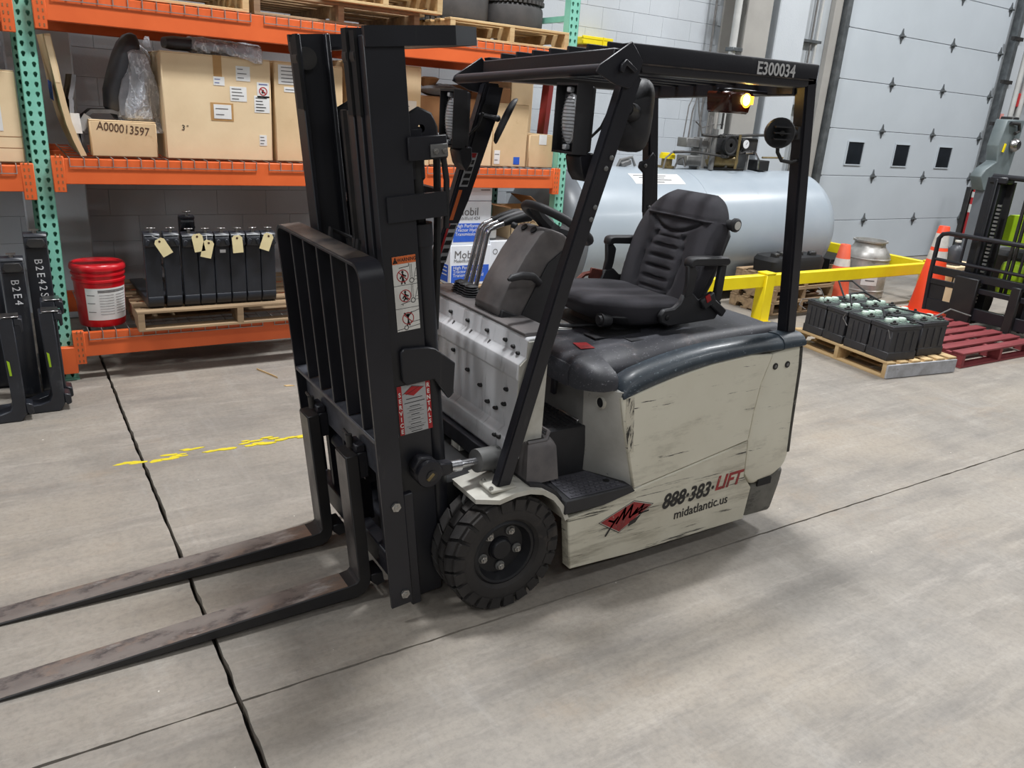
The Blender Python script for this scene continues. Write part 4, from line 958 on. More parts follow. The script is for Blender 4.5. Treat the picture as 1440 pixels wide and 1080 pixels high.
for z, kx, ky, sh in ((.938, .72, .82, .060), (.946, .82, .90, .042), (.962, .90, .955, .026), (.985, .96, .99, .012), (1.008, .995, 1, .002), (1.026, 1.0, .985, 0), (1.040, .975, .945, 0), (1.050, .92, .87, 0), (1.055, .82, .75, 0), (1.055, .66, .58, 0), (1.053, .46, .40, 0), (1.051, .25, .2, 0), (1.051, .06, .05, 0)):
    rg = []
    for px_, py_ in sup(0, 0, 1, 1, 56, 3.0):
        x = 2.205+sh+px_*kx*.268; y = CY+py_*ky*.245
        zz = z
        if z > 1.0: zz += -.030*max(0, (x-2.02))/.45*(1 if kx < .99 else .6)+.014*max(0, abs(y-CY)-.10)/.14
        rg.append(V((x, y, zz)))
    rings.append(rg)
obj('cushion', B().loft(rings), 'fabric', st_, smooth=60)
obj('cushion_shell', B().loft([[V((x, CY+y, z)) for x, y in sup(2.21+o, 0, a, b_, 28, 4)] for z, a, b_, o in ((.935, .16, .19, .03), (.96, .215, .225, .01), (.985, .235, .236, 0), (.995, .23, .233, 0))]), 'plastic', st_)
obj('suspension', B().loft([[V((x, CY+y, z)) for x, y in sup(2.24, 0, a, b_, 24, 5)] for z, a, b_ in ((.90, .26, .22), (.915, .26, .22), (.918, .20, .17), (.94, .19, .16))]), 'dark', st_)
obj('shell_back', B().loft([[V((x+cx_, CY+y, z)) for x, y in sup(0, 0, .03, wy, 24, 4)] for z, cx_, wy in ((.98, 2.47, .21), (1.1, 2.512, .23), (1.3, 2.585, .228), (1.38, 2.615, .16))]), 'plastic', st_)
for s in (1, -1):
    sy = (lambda y: y) if s > 0 else mir
    b = B()
    y0, y1 = sy(2.285), sy(2.335)
    b.prism([(2.325, 1.195), (2.33, 1.222), (2.35, 1.230), (2.54, 1.226), (2.556, 1.212), (2.556, 1.196), (2.54, 1.188), (2.355, 1.196), (2.34, 1.185)], y0, y1, 'Y', bev=.006)
    arm = obj('armrest', b, 'plastic', st_)
    b = B().prism([(2.325, 1.195), (2.36, 1.195), (2.385, 1.17), (2.378, 1.10), (2.37, 1.07), (2.325, 1.06), (2.335, 1.12)], sy(2.297), sy(2.322), 'Y', bev=.005)
    obj('armrest_frame', b, 'plastic', arm); b = B()
    b.prism([(2.515, 1.20), (2.55, 1.20), (2.548, 1.04), (2.52, 1.02), (2.505, 1.05)], sy(2.297), sy(2.322), 'Y', bev=.005)
    obj('armrest_frame', b, 'plastic', arm)
    b = B().prism([(2.325, 1.075), (2.375, 1.08), (2.42, 1.045), (2.515, 1.05), (2.555, 1.03), (2.55, .985), (2.53, .955), (2.26, .945), (2.215, .965), (2.208, .995), (2.225, 1.018), (2.28, 1.02), (2.31, 1.04)], sy(2.300), sy(2.325), 'Y', bev=.006)
    obj('armrest_bracket', b, 'plastic', arm)
    obj('bracket_bolt', B().ball((2.245, sy(2.299), .985), (.012, .006, .012), 10, 6), 'dark', arm)
obj('buckle', B().box((2.455, 2.292, 1.045), (.075, .028, .05), (0, -.5, 0), bev=.006), 'plastic', st_)
obj('buckle_button', B().box((2.443, 2.277, 1.058), (.024, .004, .030), (0, -.5, 0)), 'red', st_, smooth=0)
obj('buckle_stalk', B().box((2.52, 2.292, 1.01), (.10, .024, .035), (0, .6, 0), bev=.005), 'plastic', st_)
obj('recline_knob', B().cyl((2.575, 2.318, 1.350), (2.575, 2.352, 1.350), .022, n=14).lathe([(.0, -.020), (.022, -.020), (.029, -.014), (.029, .0), (.0, .0)], (2.578, 2.322, 1.353), 'Y', 14), 'plastic', st_)
obj('knob_cap', B().cyl((2.578, 2.301, 1.353), (2.578, 2.304, 1.353), .018, n=14), 'white', st_)
obj('weight_dial', B().cyl((1.975, 2.40, .972), (2.02, 2.40, .972), .029, n=16).cyl((1.966, 2.40, .972), (1.976, 2.40, .972), .018, .022, n=10), 'plastic', st_)
obj('slide_bar', B().tube([(2.06, 2.50, .915), (1.93, 2.545, .914), (1.885, 2.57, .914), (1.875, 2.60, .914)], .009, 8), 'plastic', st_)
obj('slide_plate', B().span((1.93, 2.36, .905), (2.06, 2.44, .910)).span((2.05, 2.28, .905), (2.20, 2.33, .910)), 'plastic', st_, smooth=0)
b = B()
b.tube([(2.35, 2.84, 1.04), (2.28, 2.845, 1.062), (2.22, 2.845, 1.055), (2.17, 2.84, 1.02)], .012, 6)
obj('seat_belt', b.box((2.28, 2.838, 1.055), (.07, .012, .05), (0, .2, 0), bev=.003), 'seatbelt', st_)
# strap seam across the top of the backrest
obj('backrest_strap', B().tube([(2.545, CY-.236, 1.352), (2.494, CY-.18, 1.354), (2.487, CY, 1.356), (2.494, CY+.18, 1.354), (2.545, CY+.22, 1.352)], .006, 6), 'fabric', st_)
# ---- lettering and emblem on the near side
LY = 2.0588
lp, cp = NEAR
text('phone_number', '888\u00b7383\u00b7', (2.268, LY, .280), (1, 0, .030), (0, 0, 1), .092, 'ink_worn', lp, xs=.90, shear=.22, bold=.0024)
text('phone_word', 'LIFT', (2.500, LY, .300), (1, 0, .030), (0, 0, 1), .090, 'red_worn', lp, xs=.96, shear=.22, bold=.0024)
text('web_address', 'midatlantic.us', (2.358, LY, .206), (1, 0, .030), (0, 0, 1), .060, 'ink_worn', lp, xs=.96, bold=.0004)
dm = [(1.805, .262), (1.965, .318), (2.062, .286), (1.905, .200)]
def flat(name, pts, m, dy=0): return f(name, B().poly([(x, LY-dy, z) for x, z in pts], .0008, (0, -1, 0)), m, lp, smooth=0)
flat('emblem_border', [(1.795, .262), (1.967, .323), (2.074, .287), (1.904, .193)], 'ink_worn', -.0004)
flat('emblem_border', [(1.800, .262), (1.966, .3205), (2.068, .287), (1.9045, .1965)], 'cream_white', 0)
flat('emblem', dm, 'red_worn', .0006)
def stroke(pts, t, m='ink', dy=.0014, name='emblem_stroke'):
    b = B()
    for a, c in zip(pts, pts[1:]):
        a, c = V(a), V(c); d = (c-a).normalized()*t*.3; n = V((-d.y, d.x)).normalized()*t/2
        b.bm.faces.new([b.bm.verts.new((p.x, LY-dy, p.y)) for p in (a-d-n, c+d-n, c+d+n, a-d+n)])
    f(name, b, m, lp, smooth=0)
stroke([(1.838, .196), (1.862, .232), (1.892, .268), (1.872, .250), (1.846, .262)], .008)
stroke([(1.886, .240), (1.925, .300), (1.918, .250), (1.960, .306), (1.950, .252)], .009)
stroke([(1.955, .250), (1.990, .286), (1.975, .262), (2.02, .296), (2.0, .258), (2.05, .262)], .007)
stroke([(1.965, .258), (2.04, .280)], .006)
flat('emblem_patch', [(1.955, .232), (2.01, .252), (1.985, .222), (1.95, .212)], 'ink_worn', .0012)
# ================================================================ PALLET RACK
RF = 5.27            # front face of the uprights
rk = empty('pallet_rack', (2.0, 5.8, 0), 'orange and teal pallet rack with wire decks along the block wall', 'rack')
def column_mesh(h):
    """perforated front channel, 76 mm wide, holes every 2 inches in two rows"""
    b = B(); bm = b.bm; W = .045; P = .0508; n = int(h/P)
    def ring(cx, z0):
        o = [(cx-W/2, z0), (cx, z0), (cx+W/2, z0), (cx+W/2, z0+P/2), (cx+W/2, z0+P), (cx, z0+P), (cx-W/2, z0+P), (cx-W/2, z0+P/2)]
        zc = z0+P*.5
        i = [(cx-.004, zc-.013), (cx, zc-.014), (cx+.004, zc-.013), (cx+.0105, zc+.004), (cx+.008, zc+.012), (cx, zc+.015), (cx-.008, zc+.012), (cx-.0105, zc+.004)]
        ov = [bm.verts.new((x, 0, z)) for x, z in o]; iv = [bm.verts.new((x, 0, z)) for x, z in i]
        for k in range(8): bm.faces.new((ov[k], ov[(k+1) % 8], iv[(k+1) % 8], iv[k]))
    for k in range(n):
        for cx in (-W/2, W/2): ring(cx, k*P)
    bmesh.ops.remove_doubles(bm, verts=bm.verts[:], dist=1e-5); bmesh.ops.recalc_face_normals(bm, faces=bm.faces[:])
    H = n*P
    b.span((-W, 0, 0), (-W+.003, .07, H)); b.span((W-.003, 0, 0), (W, .07, H)); b.span((-W, .068, 0), (W, .07, H))
    return b
c0 = obj('upright_column', column_mesh(4.6), 'teal', rk, org=(0, 0, 0), smooth=0)
for ch in (c0,): ch.location = V((.205, RF, .0))-WL[rk]
def col_at(x, y, m=None):
    c = same(c0, loc=(x, y, 0)); return c
col_at(3.785, RF); col_at(.205, 6.30); col_at(-3.4, RF)
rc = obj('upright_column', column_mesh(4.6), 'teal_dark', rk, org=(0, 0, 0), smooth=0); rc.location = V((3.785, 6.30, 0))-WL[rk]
for x in (.205, 3.785):
    one = x > 3
    obj('foot_plate', B().span((x-.06, RF-.02, 0), (x+.06, RF+.10, .008)), 'teal', rk, smooth=0)
    for z in ((2.42,) if one else (.35, 1.0, 1.65, 2.42)): obj('frame_brace', B().box((x, 5.82, z), (.035, .92, .04)), 'teal', rk, smooth=0)
    for z in (() if one else (.68, 1.33, 2.0)): obj('frame_brace', B().box((x, 5.82, z), (.03, 1.08, .035), (.62, 0, 0)), 'teal', rk, smooth=0)
def beam(x0, x1, z0, z1, y=RF, back=False):
    b = B()
    s = -1 if not back else 1
    b.prism([(y-.046, z0), (y+.012, z0), (y+.012, z1-.04), (y-.006, z1-.04), (y-.006, z1), (y-.046, z1)] if not back else [(y-.012, z0), (y+.046, z0), (y+.046, z1), (y+.006, z1), (y+.006, z1-.04), (y-.012, z1-.04)], x0, x1, 'X', bev=.003)
    bm_ = obj('rack_beam', b, 'orange', rk)
    if not back:
        for x, d in ((x0, 1), (x1, -1)):
            e = B().span((x-.012*d, y-.050, z0-.045), (x+.05*d, y-.004, z1+.012), bev=.003)
            obj('beam_connector', e, 'orange', bm_)
            pb = B()
            for k in range(6):
                for dx in (.012, .034): pb.box((x+d*dx, y-.0505, z0-.025+.036*k), (.006, .002, .016))
            obj('connector_slot', pb, 'card_dark', bm_, smooth=0, kind='stuff')
BZ = ((.150, .298), (1.178, 1.318), (2.030, 2.178), (3.30, 3.44))
for z0, z1 in BZ: beam(.262, 3.728, z0, z1); beam(.262, 3.728, z0, z1, 6.37, True)
for z0, z1 in ((1.135, 1.275), (2.000, 2.140), (3.30, 3.44)): beam(-3.34, .150, z0, z1); beam(-3.34, .150, z0, z1, 6.37, True)
obj('beam_connector', B().span((.15, RF-.05, .05), (.262, RF-.002, .215), bev=.003), 'orange', rk)
def deck(x0, x1, z):
    d = B(); n = max(2, round((x1-x0)/.072))
    for i in range(n+1):
        x = x0+(x1-x0)*i/n
        d.span((x-.0022, RF-.052, z), (x+.0022, 6.36, z+.0045)); d.span((x-.0022, RF-.054, z-.046), (x+.0022, RF-.049, z+.0045))
    for y in [RF-.0535]+[RF+.1+.2*k for k in range(6)]:
        zz = z-.046 if y < RF-.05 else z-.004
        d.span((x0, y-.0022, zz), (x1, y+.0026, zz+.0045))
    obj('wire_deck', d, 'wire', rk, smooth=0)
for z in (.300, 1.320, 2.180):
    for a, b_ in ((.34, 1.38), (1.46, 2.50), (2.58, 3.64)): deck(a, b_, z)
for z in (1.277, 2.142): deck(-1.05, .08, z); deck(-2.2, -1.12, z)

for x0, x1, z in ((.28, 3.70, 3.445), (-2.2, .14, 3.445)):  # unseen panels added on the top level to keep light off the wall
    n = 3
    for k in range(n): obj('shade_panel', B().span((x0+(x1-x0)*k/n+.004, RF-.03, z+.006), (x0+(x1-x0)*(k+1)/n-.004, 6.10, z+.024)), 'wood_old', rk, smooth=0)
# ================================================================ pallets
def pallet(label, L, W, m, m2=None, nb=7, group=None, stringers=3, h=.127, tb=.016, bw=.088, gapj=.0):
    """boards run along x (length L); stringers run along y at x = 0, L/2, L. corner at origin"""
    p = empty('wooden_pallet', (0, 0, 0), label, 'pallet', group)
    st0 = None
    for i in range(stringers):
        x = (L-.038)*i/(stringers-1)
        b = B().prism([(0, tb), (W, tb), (W, h-tb), (0, h-tb)], x, x+.038, 'X', bev=.003) if False else None
        # notched stringer
        n0, n1 = W*.16, W*.36; n2, n3 = W*.64, W*.84
        pr = [(0, tb), (n0, tb), (n0+.02, tb+.035), (n1-.02, tb+.035), (n1, tb), (n2, tb), (n2+.02, tb+.035), (n3-.02, tb+.035), (n3, tb), (W, tb), (W, h-tb), (0, h-tb)]
        obj('stringer', B().prism(pr, x, x+.038, 'X'), m2 or m, p, smooth=0)
    b0 = None
    for i in range(nb):
        y = (W-bw)*i/(nb-1)
        w_ = bw
        o = obj('deck_board', B().span((-.004, y, h-tb), (L+.004+random.uniform(-.006, .006), y+w_, h), bev=.002), m, p, smooth=0)
    for i in range(4):
        y = (W-bw)*i/3
        obj('bottom_board', B().span((0, y, 0), (L, y+bw, tb), bev=.002), m2 or m, p, smooth=0)
    return p
def put(o, loc, rz=0):
    o.location = V(loc); o.rotation_euler = (0, 0, rz)
    return o
SH1, SH2, SH3 = .3055, 1.326, 2.186
pa = pallet('weathered pallet under the row of standing forks on the low shelf', 1.22, .95, 'wood_old', nb=6); put(pa, (.605, RF-.15, SH1))
# ---- pallets on the top level
pb = pallet('pale pallet on the top shelf, first right of the left upright', 1.08, 1.0, 'wood', group=None); put(pb, (.30, RF-.02, SH3))
pc = pallet('weathered pallet on the top shelf above the mast', 1.10, 1.0, 'wood_old'); put(pc, (1.42, RF+.02, SH3))
# upended-deck pallet, light new wood, on top of the weathered one
pd = pallet('pale new pallet lying on the weathered pallet on the top shelf', .82, .9, 'wood', nb=6); put(pd, (1.84, RF-.04, SH3+.129))
pe = pallet('pale pallet on the top shelf carrying the two stacked tyres', 1.00, 1.0, 'wood'); put(pe, (2.73, RF-.03, SH3))
def tyre(name, label, c, R, W, group=None):
    P = [(R*.55, .02), (R*.62, 0), (R*.86, 0), (R*.97, .02), (R, .045), (R, W-.045), (R*.97, W-.02), (R*.86, W), (R*.62, W), (R*.55, W-.02)]
    t = empty(name, c, label, 'tyre', group)
    obj('tyre_body', B().lathe(P, c, 'Z', 40), 'tyre_old', t, smooth=35)
    g = B()
    for i in range(40):
        a = 2*PI*i/40; g.box((c[0]+(R-.004)*math.cos(a), c[1]+(R-.004)*math.sin(a), c[2]+.012), (.02, .022, .024), (0, 0, a))
    obj('edge_lug', g, 'tyre_old', t, smooth=0, kind='stuff')
    return t
tyre('tyre', 'lower of two large tyres lying flat on the pale pallet by the right upright', (3.51, 5.72, SH3+.1275), .24, .19)
tyre('tyre', 'upper of two large tyres lying flat on the pale pallet by the right upright', (3.515, 5.725, SH3+.3185), .24, .19)
tyre('tyre', 'broad tyre lying flat on the top shelf, left of the stacked tyres', (2.985, 5.74, SH3+.1275), .28, .24)

# ================================================================ goods on the middle shelf
def carton(label, a, b_, m='card', flaps=True, tape='x', name='cardboard_box', group=None, rz=0, bev=.006):
    """closed carton spanning a..b; top seam, tape and edges modelled"""
    c = empty(name, ((a[0]+b_[0])/2, (a[1]+b_[1])/2, a[2]), label, 'box', group)
    obj('carton_body', B().span(a, (b_[0], b_[1], b_[2]-.004), bev=bev), m, c)
    ym = (a[1]+b_[1])/2
    if flaps:
        for y0, y1 in ((a[1]+.002, ym-.002), (ym+.002, b_[1]-.002)):
            obj('top_flap', B().span((a[0]+.002, y0, b_[2]-.005), (b_[0]-.002, y1, b_[2]), bev=.0015), m, c, smooth=0)
    if tape == 'x':
        xm = (a[0]+b_[0])/2
        obj('tape_strip', B().span((xm-.025, a[1]-.0012, b_[2]-.10*(b_[2]-a[2])-.06), (xm+.025, a[1]+.002, b_[2]+.0006)), 'tape', c, smooth=0)
    if rz: c.rotation_euler = (0, 0, rz)
    return c
def sticker(c, x0, z0, x1, z1, y, m='paper', lines=0, lm='ink_grey', name='paper_label'):
    s = obj(name, B().span((x0, y-.0018, z0), (x1, y, z1)), m, c, smooth=0)
    if lines:
        b = B()
        for k in range(lines):
            z = z1-(z1-z0)*(k+.7)/(lines+.4); e = x0+(x1-x0)*random.uniform(.5, .9)
            b.span((x0+(x1-x0)*.10, y-.0026, z-.0025), (e, y-.0016, z+.0025))
        obj('print_lines', b, lm, s, smooth=0)
    return s
Y0 = 5.31
cL = carton('tall cardboard box with a white shipping label, in the left rack bay', (-.55, Y0, 1.283), (.130, 5.95, 1.765), 'card_light')
sticker(cL, -.10, 1.45, .045, 1.64, Y0, lines=5)
for z in (1.36, 1.42): obj('crease', B().span((-.55, Y0-.001, z), (.13, Y0+.002, z+.003)), 'card_dark', cL, smooth=0)
# curved cardboard sheet standing on edge
pr = [(.292, 1.965), (.300, 1.90), (.313, 1.80), (.322, 1.70), (.335, 1.60), (.352, 1.50), (.378, 1.41), (.408, SH1+1.022)]
b = B().loft([[V((x, 5.30, z)), V((x+.030, 5.30, z+.004)), V((x+.024, 5.95, z+.02)), V((x-.006, 5.95, z+.016))] for x, z in pr])
sh = obj('bent_cardboard_sheet', b, 'card', smooth=30); tagp(sh, 'bowed cardboard sheet standing on edge beside the left upright', 'cardboard')
obj('blue_print', B().poly([(.310, 5.42, 1.62), (.307, 5.42, 1.72), (.300, 5.56, 1.73), (.303, 5.56, 1.63)], .003), 'tank_band', sh, smooth=0)
obj('sheet_tape', B().poly([(.291, 5.2985, 1.955), (.320, 5.2985, 1.955), (.343, 5.2985, 1.72), (.320, 5.2985, 1.72)], .001), 'card_light', sh, smooth=0)
# textured mats
def matsheet(name, label, path, w0, w1, th=.022):
    rings = []
    for i, (x, z) in enumerate(path):
        a, c = V(path[max(i-1, 0)]), V(path[min(i+1, len(path)-1)]); d = (c-a).normalized(); n = V((-d.y, d.x))*th
        rings.append([V((x, w0, z)), V((x+n.x, w0, z+n.y)), V((x+n.x, w1, z+n.y)), V((x, w1, z))])
    o = obj(name, B().loft(rings), 'mat', smooth=40); tagp(o, label, 'mat')
    rings = [[q+V((0, -.001 if j in (0, 1) else 0, 0)) if j in (0, 1) else V((q.x, w0+.004, q.z)) for j, q in enumerate(r)] for r in rings]
    obj('mat_rim', B().loft(rings), 'mat_edge', o, smooth=40)
    return o
m1 = matsheet('rubber_mat', 'grey textured rubber mat standing upright beside the bowed cardboard', [(.435, 1.336), (.424, 1.38), (.408, 1.46), (.400, 1.56), (.405, 1.63), (.400, 1.635), (.418, 1.70), (.432, 1.765)], 5.36, 5.80)
obj('paper_tag', B().poly([(.388, 5.352, 1.45), (.432, 5.352, 1.45), (.425, 5.352, 1.56), (.378, 5.352, 1.56)], .002), 'paper', m1, smooth=0)
m2 = matsheet('rubber_mat', 'grey textured rubber mat bent over beside the marked box', [(.462, 1.336), (.452, 1.40), (.448, 1.47), (.458, 1.525), (.50, 1.562), (.60, 1.566), (.70, 1.552), (.80, 1.535)], 5.44, 5.62)
obj('paper_tag', B().box((.452, 5.430, 1.508), (.05, .004, .09), (0, .6, 0)), 'paper', m2, smooth=0)
cA = carton('small cardboard box with a hand-written number, below the wrapped seat', (.468, 5.33, SH2), (.826, 5.43, 1.530), 'card', tape='')
text('marker_writing', 'A000013597', (.645, 5.3285, 1.484), (1, 0, -.10), (0, 0, 1), .068, 'brown_pen', cA, xs=.80, ext=.0004)
# wrapped seat squab leaning on the box
def blob(rings_, n=28, e=3): return [[V((c[0]+x*math.cos(tl)-0, c[1]+y, c[2]+x*math.sin(tl))) for x, y in sup(0, 0, rx, ry, n, e)] for c, rx, ry, tl in rings_]
sq = empty('wrapped_seat_back', (.72, 5.5, 1.53), 'black seat back in clear plastic film, propped on the marked box', 'seat')
pth = [((.668, 5.52, 1.540), .045, .05, 0), ((.655, 5.52, 1.60), .082, .10, 0), ((.672, 5.53, 1.70), .094, .13, 0), ((.700, 5.54, 1.80), .090, .14, 0), ((.722, 5.55, 1.90), .076, .14, 0), ((.738, 5.55, 1.97), .058, .13, 0), ((.748, 5.55, 2.01), .034, .10, 0), ((.752, 5.55, 2.022), .010, .05, 0)]
obj('seat_pad', B().loft(blob(pth)), 'foam', sq)
obj('pad_facing', B().loft(blob([((.672, 5.405, 1.56), .030, .012, 0), ((.680, 5.395, 1.66), .038, .014, 0), ((.698, 5.39, 1.76), .030, .012, 0), ((.71, 5.40, 1.80), .008, .01, 0)])), 'mat_edge', sq)
rings = []
for i in range(26):
    t = i/25; z = 1.468+.50*t; rg = []
    for j in range(40):
        a = 2*PI*j/40
        rx = .140-.055*t+.020*math.sin(3*a+7*t)+.014*math.sin(7*a+11*t)+random.uniform(-.004, .004)
        ry = .105+.06*math.sin(PI*t)+.012*math.sin(5*a-9*t)
        if t < .12: rx *= 1.05; ry *= .85
        if t > .9: rx *= .35+.65*(1-t)/.1; ry *= .4+.6*(1-t)/.1
        fl = max(0, (.16-t)/.16)
        rg.append(V((.738+.022*t+.03*fl+rx*math.cos(a)*(1 if math.cos(a) > 0 else .9), 5.50+.03*t-.09*fl+ry*math.sin(a)*(.55 if fl > 0 else 1), z)))
    rings.append(rg)
obj('plastic_film', B().loft(rings, cap=False), 'bag', sq, smooth=20)
obj('film_tail', B().loft([[V((.80+.012*k, 5.47+.004*k, 1.95+.03*k)), V((.855-.004*k, 5.48, 1.95+.03*k)), V((.845-.006*k, 5.50, 1.95+.03*k))] for k in range(3)]), 'bag', sq, smooth=20)
# big carton and the wrapped cushion on it
cB = carton('largest cardboard box, with several paper labels, left of the mast', (.872, Y0, SH2), (1.512, 5.95, 1.935), 'card_light', tape='x')
for x0, z0, x1, z1, m, n_, lm in ((1.30, 1.80, 1.385, 1.885, 'paper', 3, 'ink_grey'), (1.165, 1.765, 1.23, 1.815, 'paper', 2, 'paper_blue'), (1.26, 1.68, 1.36, 1.765, 'paper', 4, 'ink_grey'), (1.425, 1.71, 1.50, 1.80, 'paper', 0, ''), (1.405, 1.62, 1.50, 1.72, 'paper', 5, 'ink'), (1.43, 1.42, 1.475, 1.485, 'paper', 3, 'ink_grey')):
    sticker(cB, x0, z0, x1, z1, Y0, m, n_, lm)
s_ = sticker(cB, 1.14, 1.56, 1.275, 1.665, Y0, 'tape'); sticker(cB, 1.158, 1.572, 1.262, 1.655, Y0-.0018, 'paper', 2)
# no-lifting pictogram on the white sticker
b = B(); n = 18
for i in range(n):
    a0, a1 = 2*PI*i/n, 2*PI*(i+1)/n
    b.bm.faces.new([b.bm.verts.new((1.4625+r*math.cos(a), Y0-.0024, 1.748+r*math.sin(a))) for r, a in ((.026, a0), (.026, a1), (.020, a1), (.020, a0))])
obj('red_ring', b, 'red', cB, smooth=0)
obj('red_slash', B().box((1.4625, Y0-.0024, 1.748), (.046, .001, .006), (0, .78, 0)), 'red', cB, smooth=0)
obj('lift_figure', B().box((1.460, Y0-.0022, 1.747), (.012, .0008, .022), (0, .3, 0)).box((1.470, Y0-.0022, 1.742), (.012, .0008, .008)), 'ink', cB, smooth=0)
obj('sticker_heading', B().span((1.436, Y0-.0026, 1.785), (1.49, Y0-.0018, 1.792)), 'paper_blue', cB, smooth=0)
text('marker_writing', '3', (.975, Y0-.0015, 1.508), (1, 0, -.1), (0, 0, 1), .045, 'ink', cB, ext=.0004)
text('marker_writing', 'o', (1.00, Y0-.0015, 1.522), (1, 0, -.1), (0, 0, 1), .02, 'ink', cB, ext=.0004)
cu = empty('wrapped_cushion', (1.2, 5.5, 1.935), 'black cushion in crinkled clear film lying on the largest cardboard box', 'cushion')
obj('cushion_pad', B().loft([[V((x, 5.47+y, 1.987+z)) for y, z in sup(0, 0, ry, rz_, 24, 3)] for x, ry, rz_ in ((.915, .05, .012), (.925, .10, .030), (.97, .13, .038), (1.1, .14, .038), (1.3, .14, .036), (1.42, .12, .028), (1.435, .06, .012))]), 'foam', cu)
rings = []
for i in range(40):
    t = i/39; x = 1.03+.455*t; k = (math.sin(PI*min(1, t*8+.05)/2) if t < .12 else 1)*(1 if t < .9 else math.sqrt(max(.03, 1-((t-.9)/.102)**2)))
    rg = []
    for j, (y, z) in enumerate(sup(0, 0, .155, .047, 32, 2.6)):
        wob = .006*math.sin(j*.9+23*t)+.005*math.sin(j*1.7-41*t)+random.uniform(-.003, .003)
        hang = -.050*max(0, (t-.45)/.55) if y < -.12 and z < .01 else 0
        rg.append(V((x, 5.45+(y+wob)*k-.02*(1 if hang else 0), 1.987+(z*k+wob*.5)+hang-(.012*t))))
    rings.append(rg)
obj('plastic_film', B().loft(rings), 'bag', cu, smooth=20)
cC = carton('tall cardboard box with large white label, half hidden behind the mast', (1.535, Y0, SH2), (1.985, 5.85, 1.935), 'card', tape='')
sticker(cC, 1.56, 1.80, 1.74, 1.915, Y0, 'paper', 5, 'ink_grey'); sticker(cC, 1.595, 1.755, 1.68, 1.785, Y0, 'paper', 1)
cD = carton('tall plain cardboard box with white slip, just right of the mast', (2.06, 5.40, SH2), (2.60, 5.95, 1.985), 'card_light', tape='')
sticker(cD, 2.44, 1.68, 2.565, 1.755, 5.40, 'paper', 1)
cE = carton('lower cardboard box in front of the tall box right of the mast', (2.14, 5.20+.04, SH2), (2.60, 5.385, 1.66), 'card', tape='')
cF = carton('brown cardboard box under the crumpled plastic bag', (2.67, 5.62, SH2), (3.21, 6.15, 1.80), 'card_dark', tape='')
bgm = empty('plastic_bag', (2.9, 5.8, 1.80), 'crumpled grey and brown plastic bag on top of a brown box', 'bag')
rings = []
for i in range(14):
    t = i/13; rg = []
    for j in range(16):
        a = 2*PI*j/16; k = math.sin(PI*(t*.96+.02))
        rg.append(V((2.66+.50*t, 5.72+(.10+.02*math.sin(5*t+j))*k*math.cos(a), 1.845+(.042+.014*math.sin(3*j+9*t))*k*math.sin(a))))
    rings.append(rg)
obj('bag_film', B().loft(rings), 'mat_edge', bgm, smooth=20)
obj('bag_top', B().loft([[V((2.80+dx+x, 5.72+y, z)) for x, y in sup(0, 0, r, r, 10, 2)] for z, r, dx in ((1.86, .05, 0), (1.89, .06, .01), (1.925, .075, .02), (1.935, .05, .02))]), 'card_dark', bgm, smooth=20)
cG = carton('crumpled cardboard box standing lowest, left of the leaning pillar', (2.64, 5.33, SH2), (2.93, 5.60, 1.53), 'card', tape='')
obj('plastic_wrap', B().loft([[V((x, 5.328-.01*math.sin(x*40), 1.45)), V((x, 5.326-.008*math.sin(x*57+1), 1.53)), V((x, 5.40, 1.545+.01*math.sin(x*33)))] for x in [2.64+.02*k for k in range(9)]], cap=False, closed=False), 'bag', cG, smooth=20)
cH = carton('mid-size cardboard box with a tall white slip, behind the leaning pillar', (2.95, 5.33, SH2), (3.165, 5.62, 1.60), 'card_light', tape='')
sticker(cH, 3.06, 1.44, 3.09, 1.52, 5.33, 'paper', 0)
cI = carton('tall square cardboard box with a blue and a white sticker near the right upright', (3.175, 5.34, SH2), (3.485, 5.61, 1.785), 'card', tape='')
sticker(cI, 3.195, 1.345, 3.245, 1.445, 5.34, 'paper', 2); sticker(cI, 3.37, 1.345, 3.425, 1.40, 5.34, 'tank_band', 0)
cJ = carton('cardboard box with white label lying against the right upright', (3.50, 5.33, SH2), (3.735, 5.75, 1.575), 'card', tape='')
sticker(cJ, 3.59, 1.50, 3.66, 1.575, 5.33, 'paper', 0)
cK = carton('brown box standing behind the tall square box', (3.215, 5.78, SH2), (3.58, 6.15, 1.905), 'card_dark', tape='')
cLx = carton('tall narrow cardboard box behind the box at the right upright', (3.585, 5.78, SH2), (3.80, 6.2, 1.985), 'card_light', tape='')
rb = obj('steel_angle', B().prism([(0, 0), (.065, 0), (.065, .008), (.008, .008), (.008, .065), (0, .065)], 0, .62, 'Z'), 'red_bar', smooth=0); rb.location = (3.80, 5.60, 1.575); rb.rotation_euler = (0, .10, .4)
rb.location.z = 1.33+.31
tagp(rb, 'red-brown steel angle bar standing behind the right upright', 'bar')

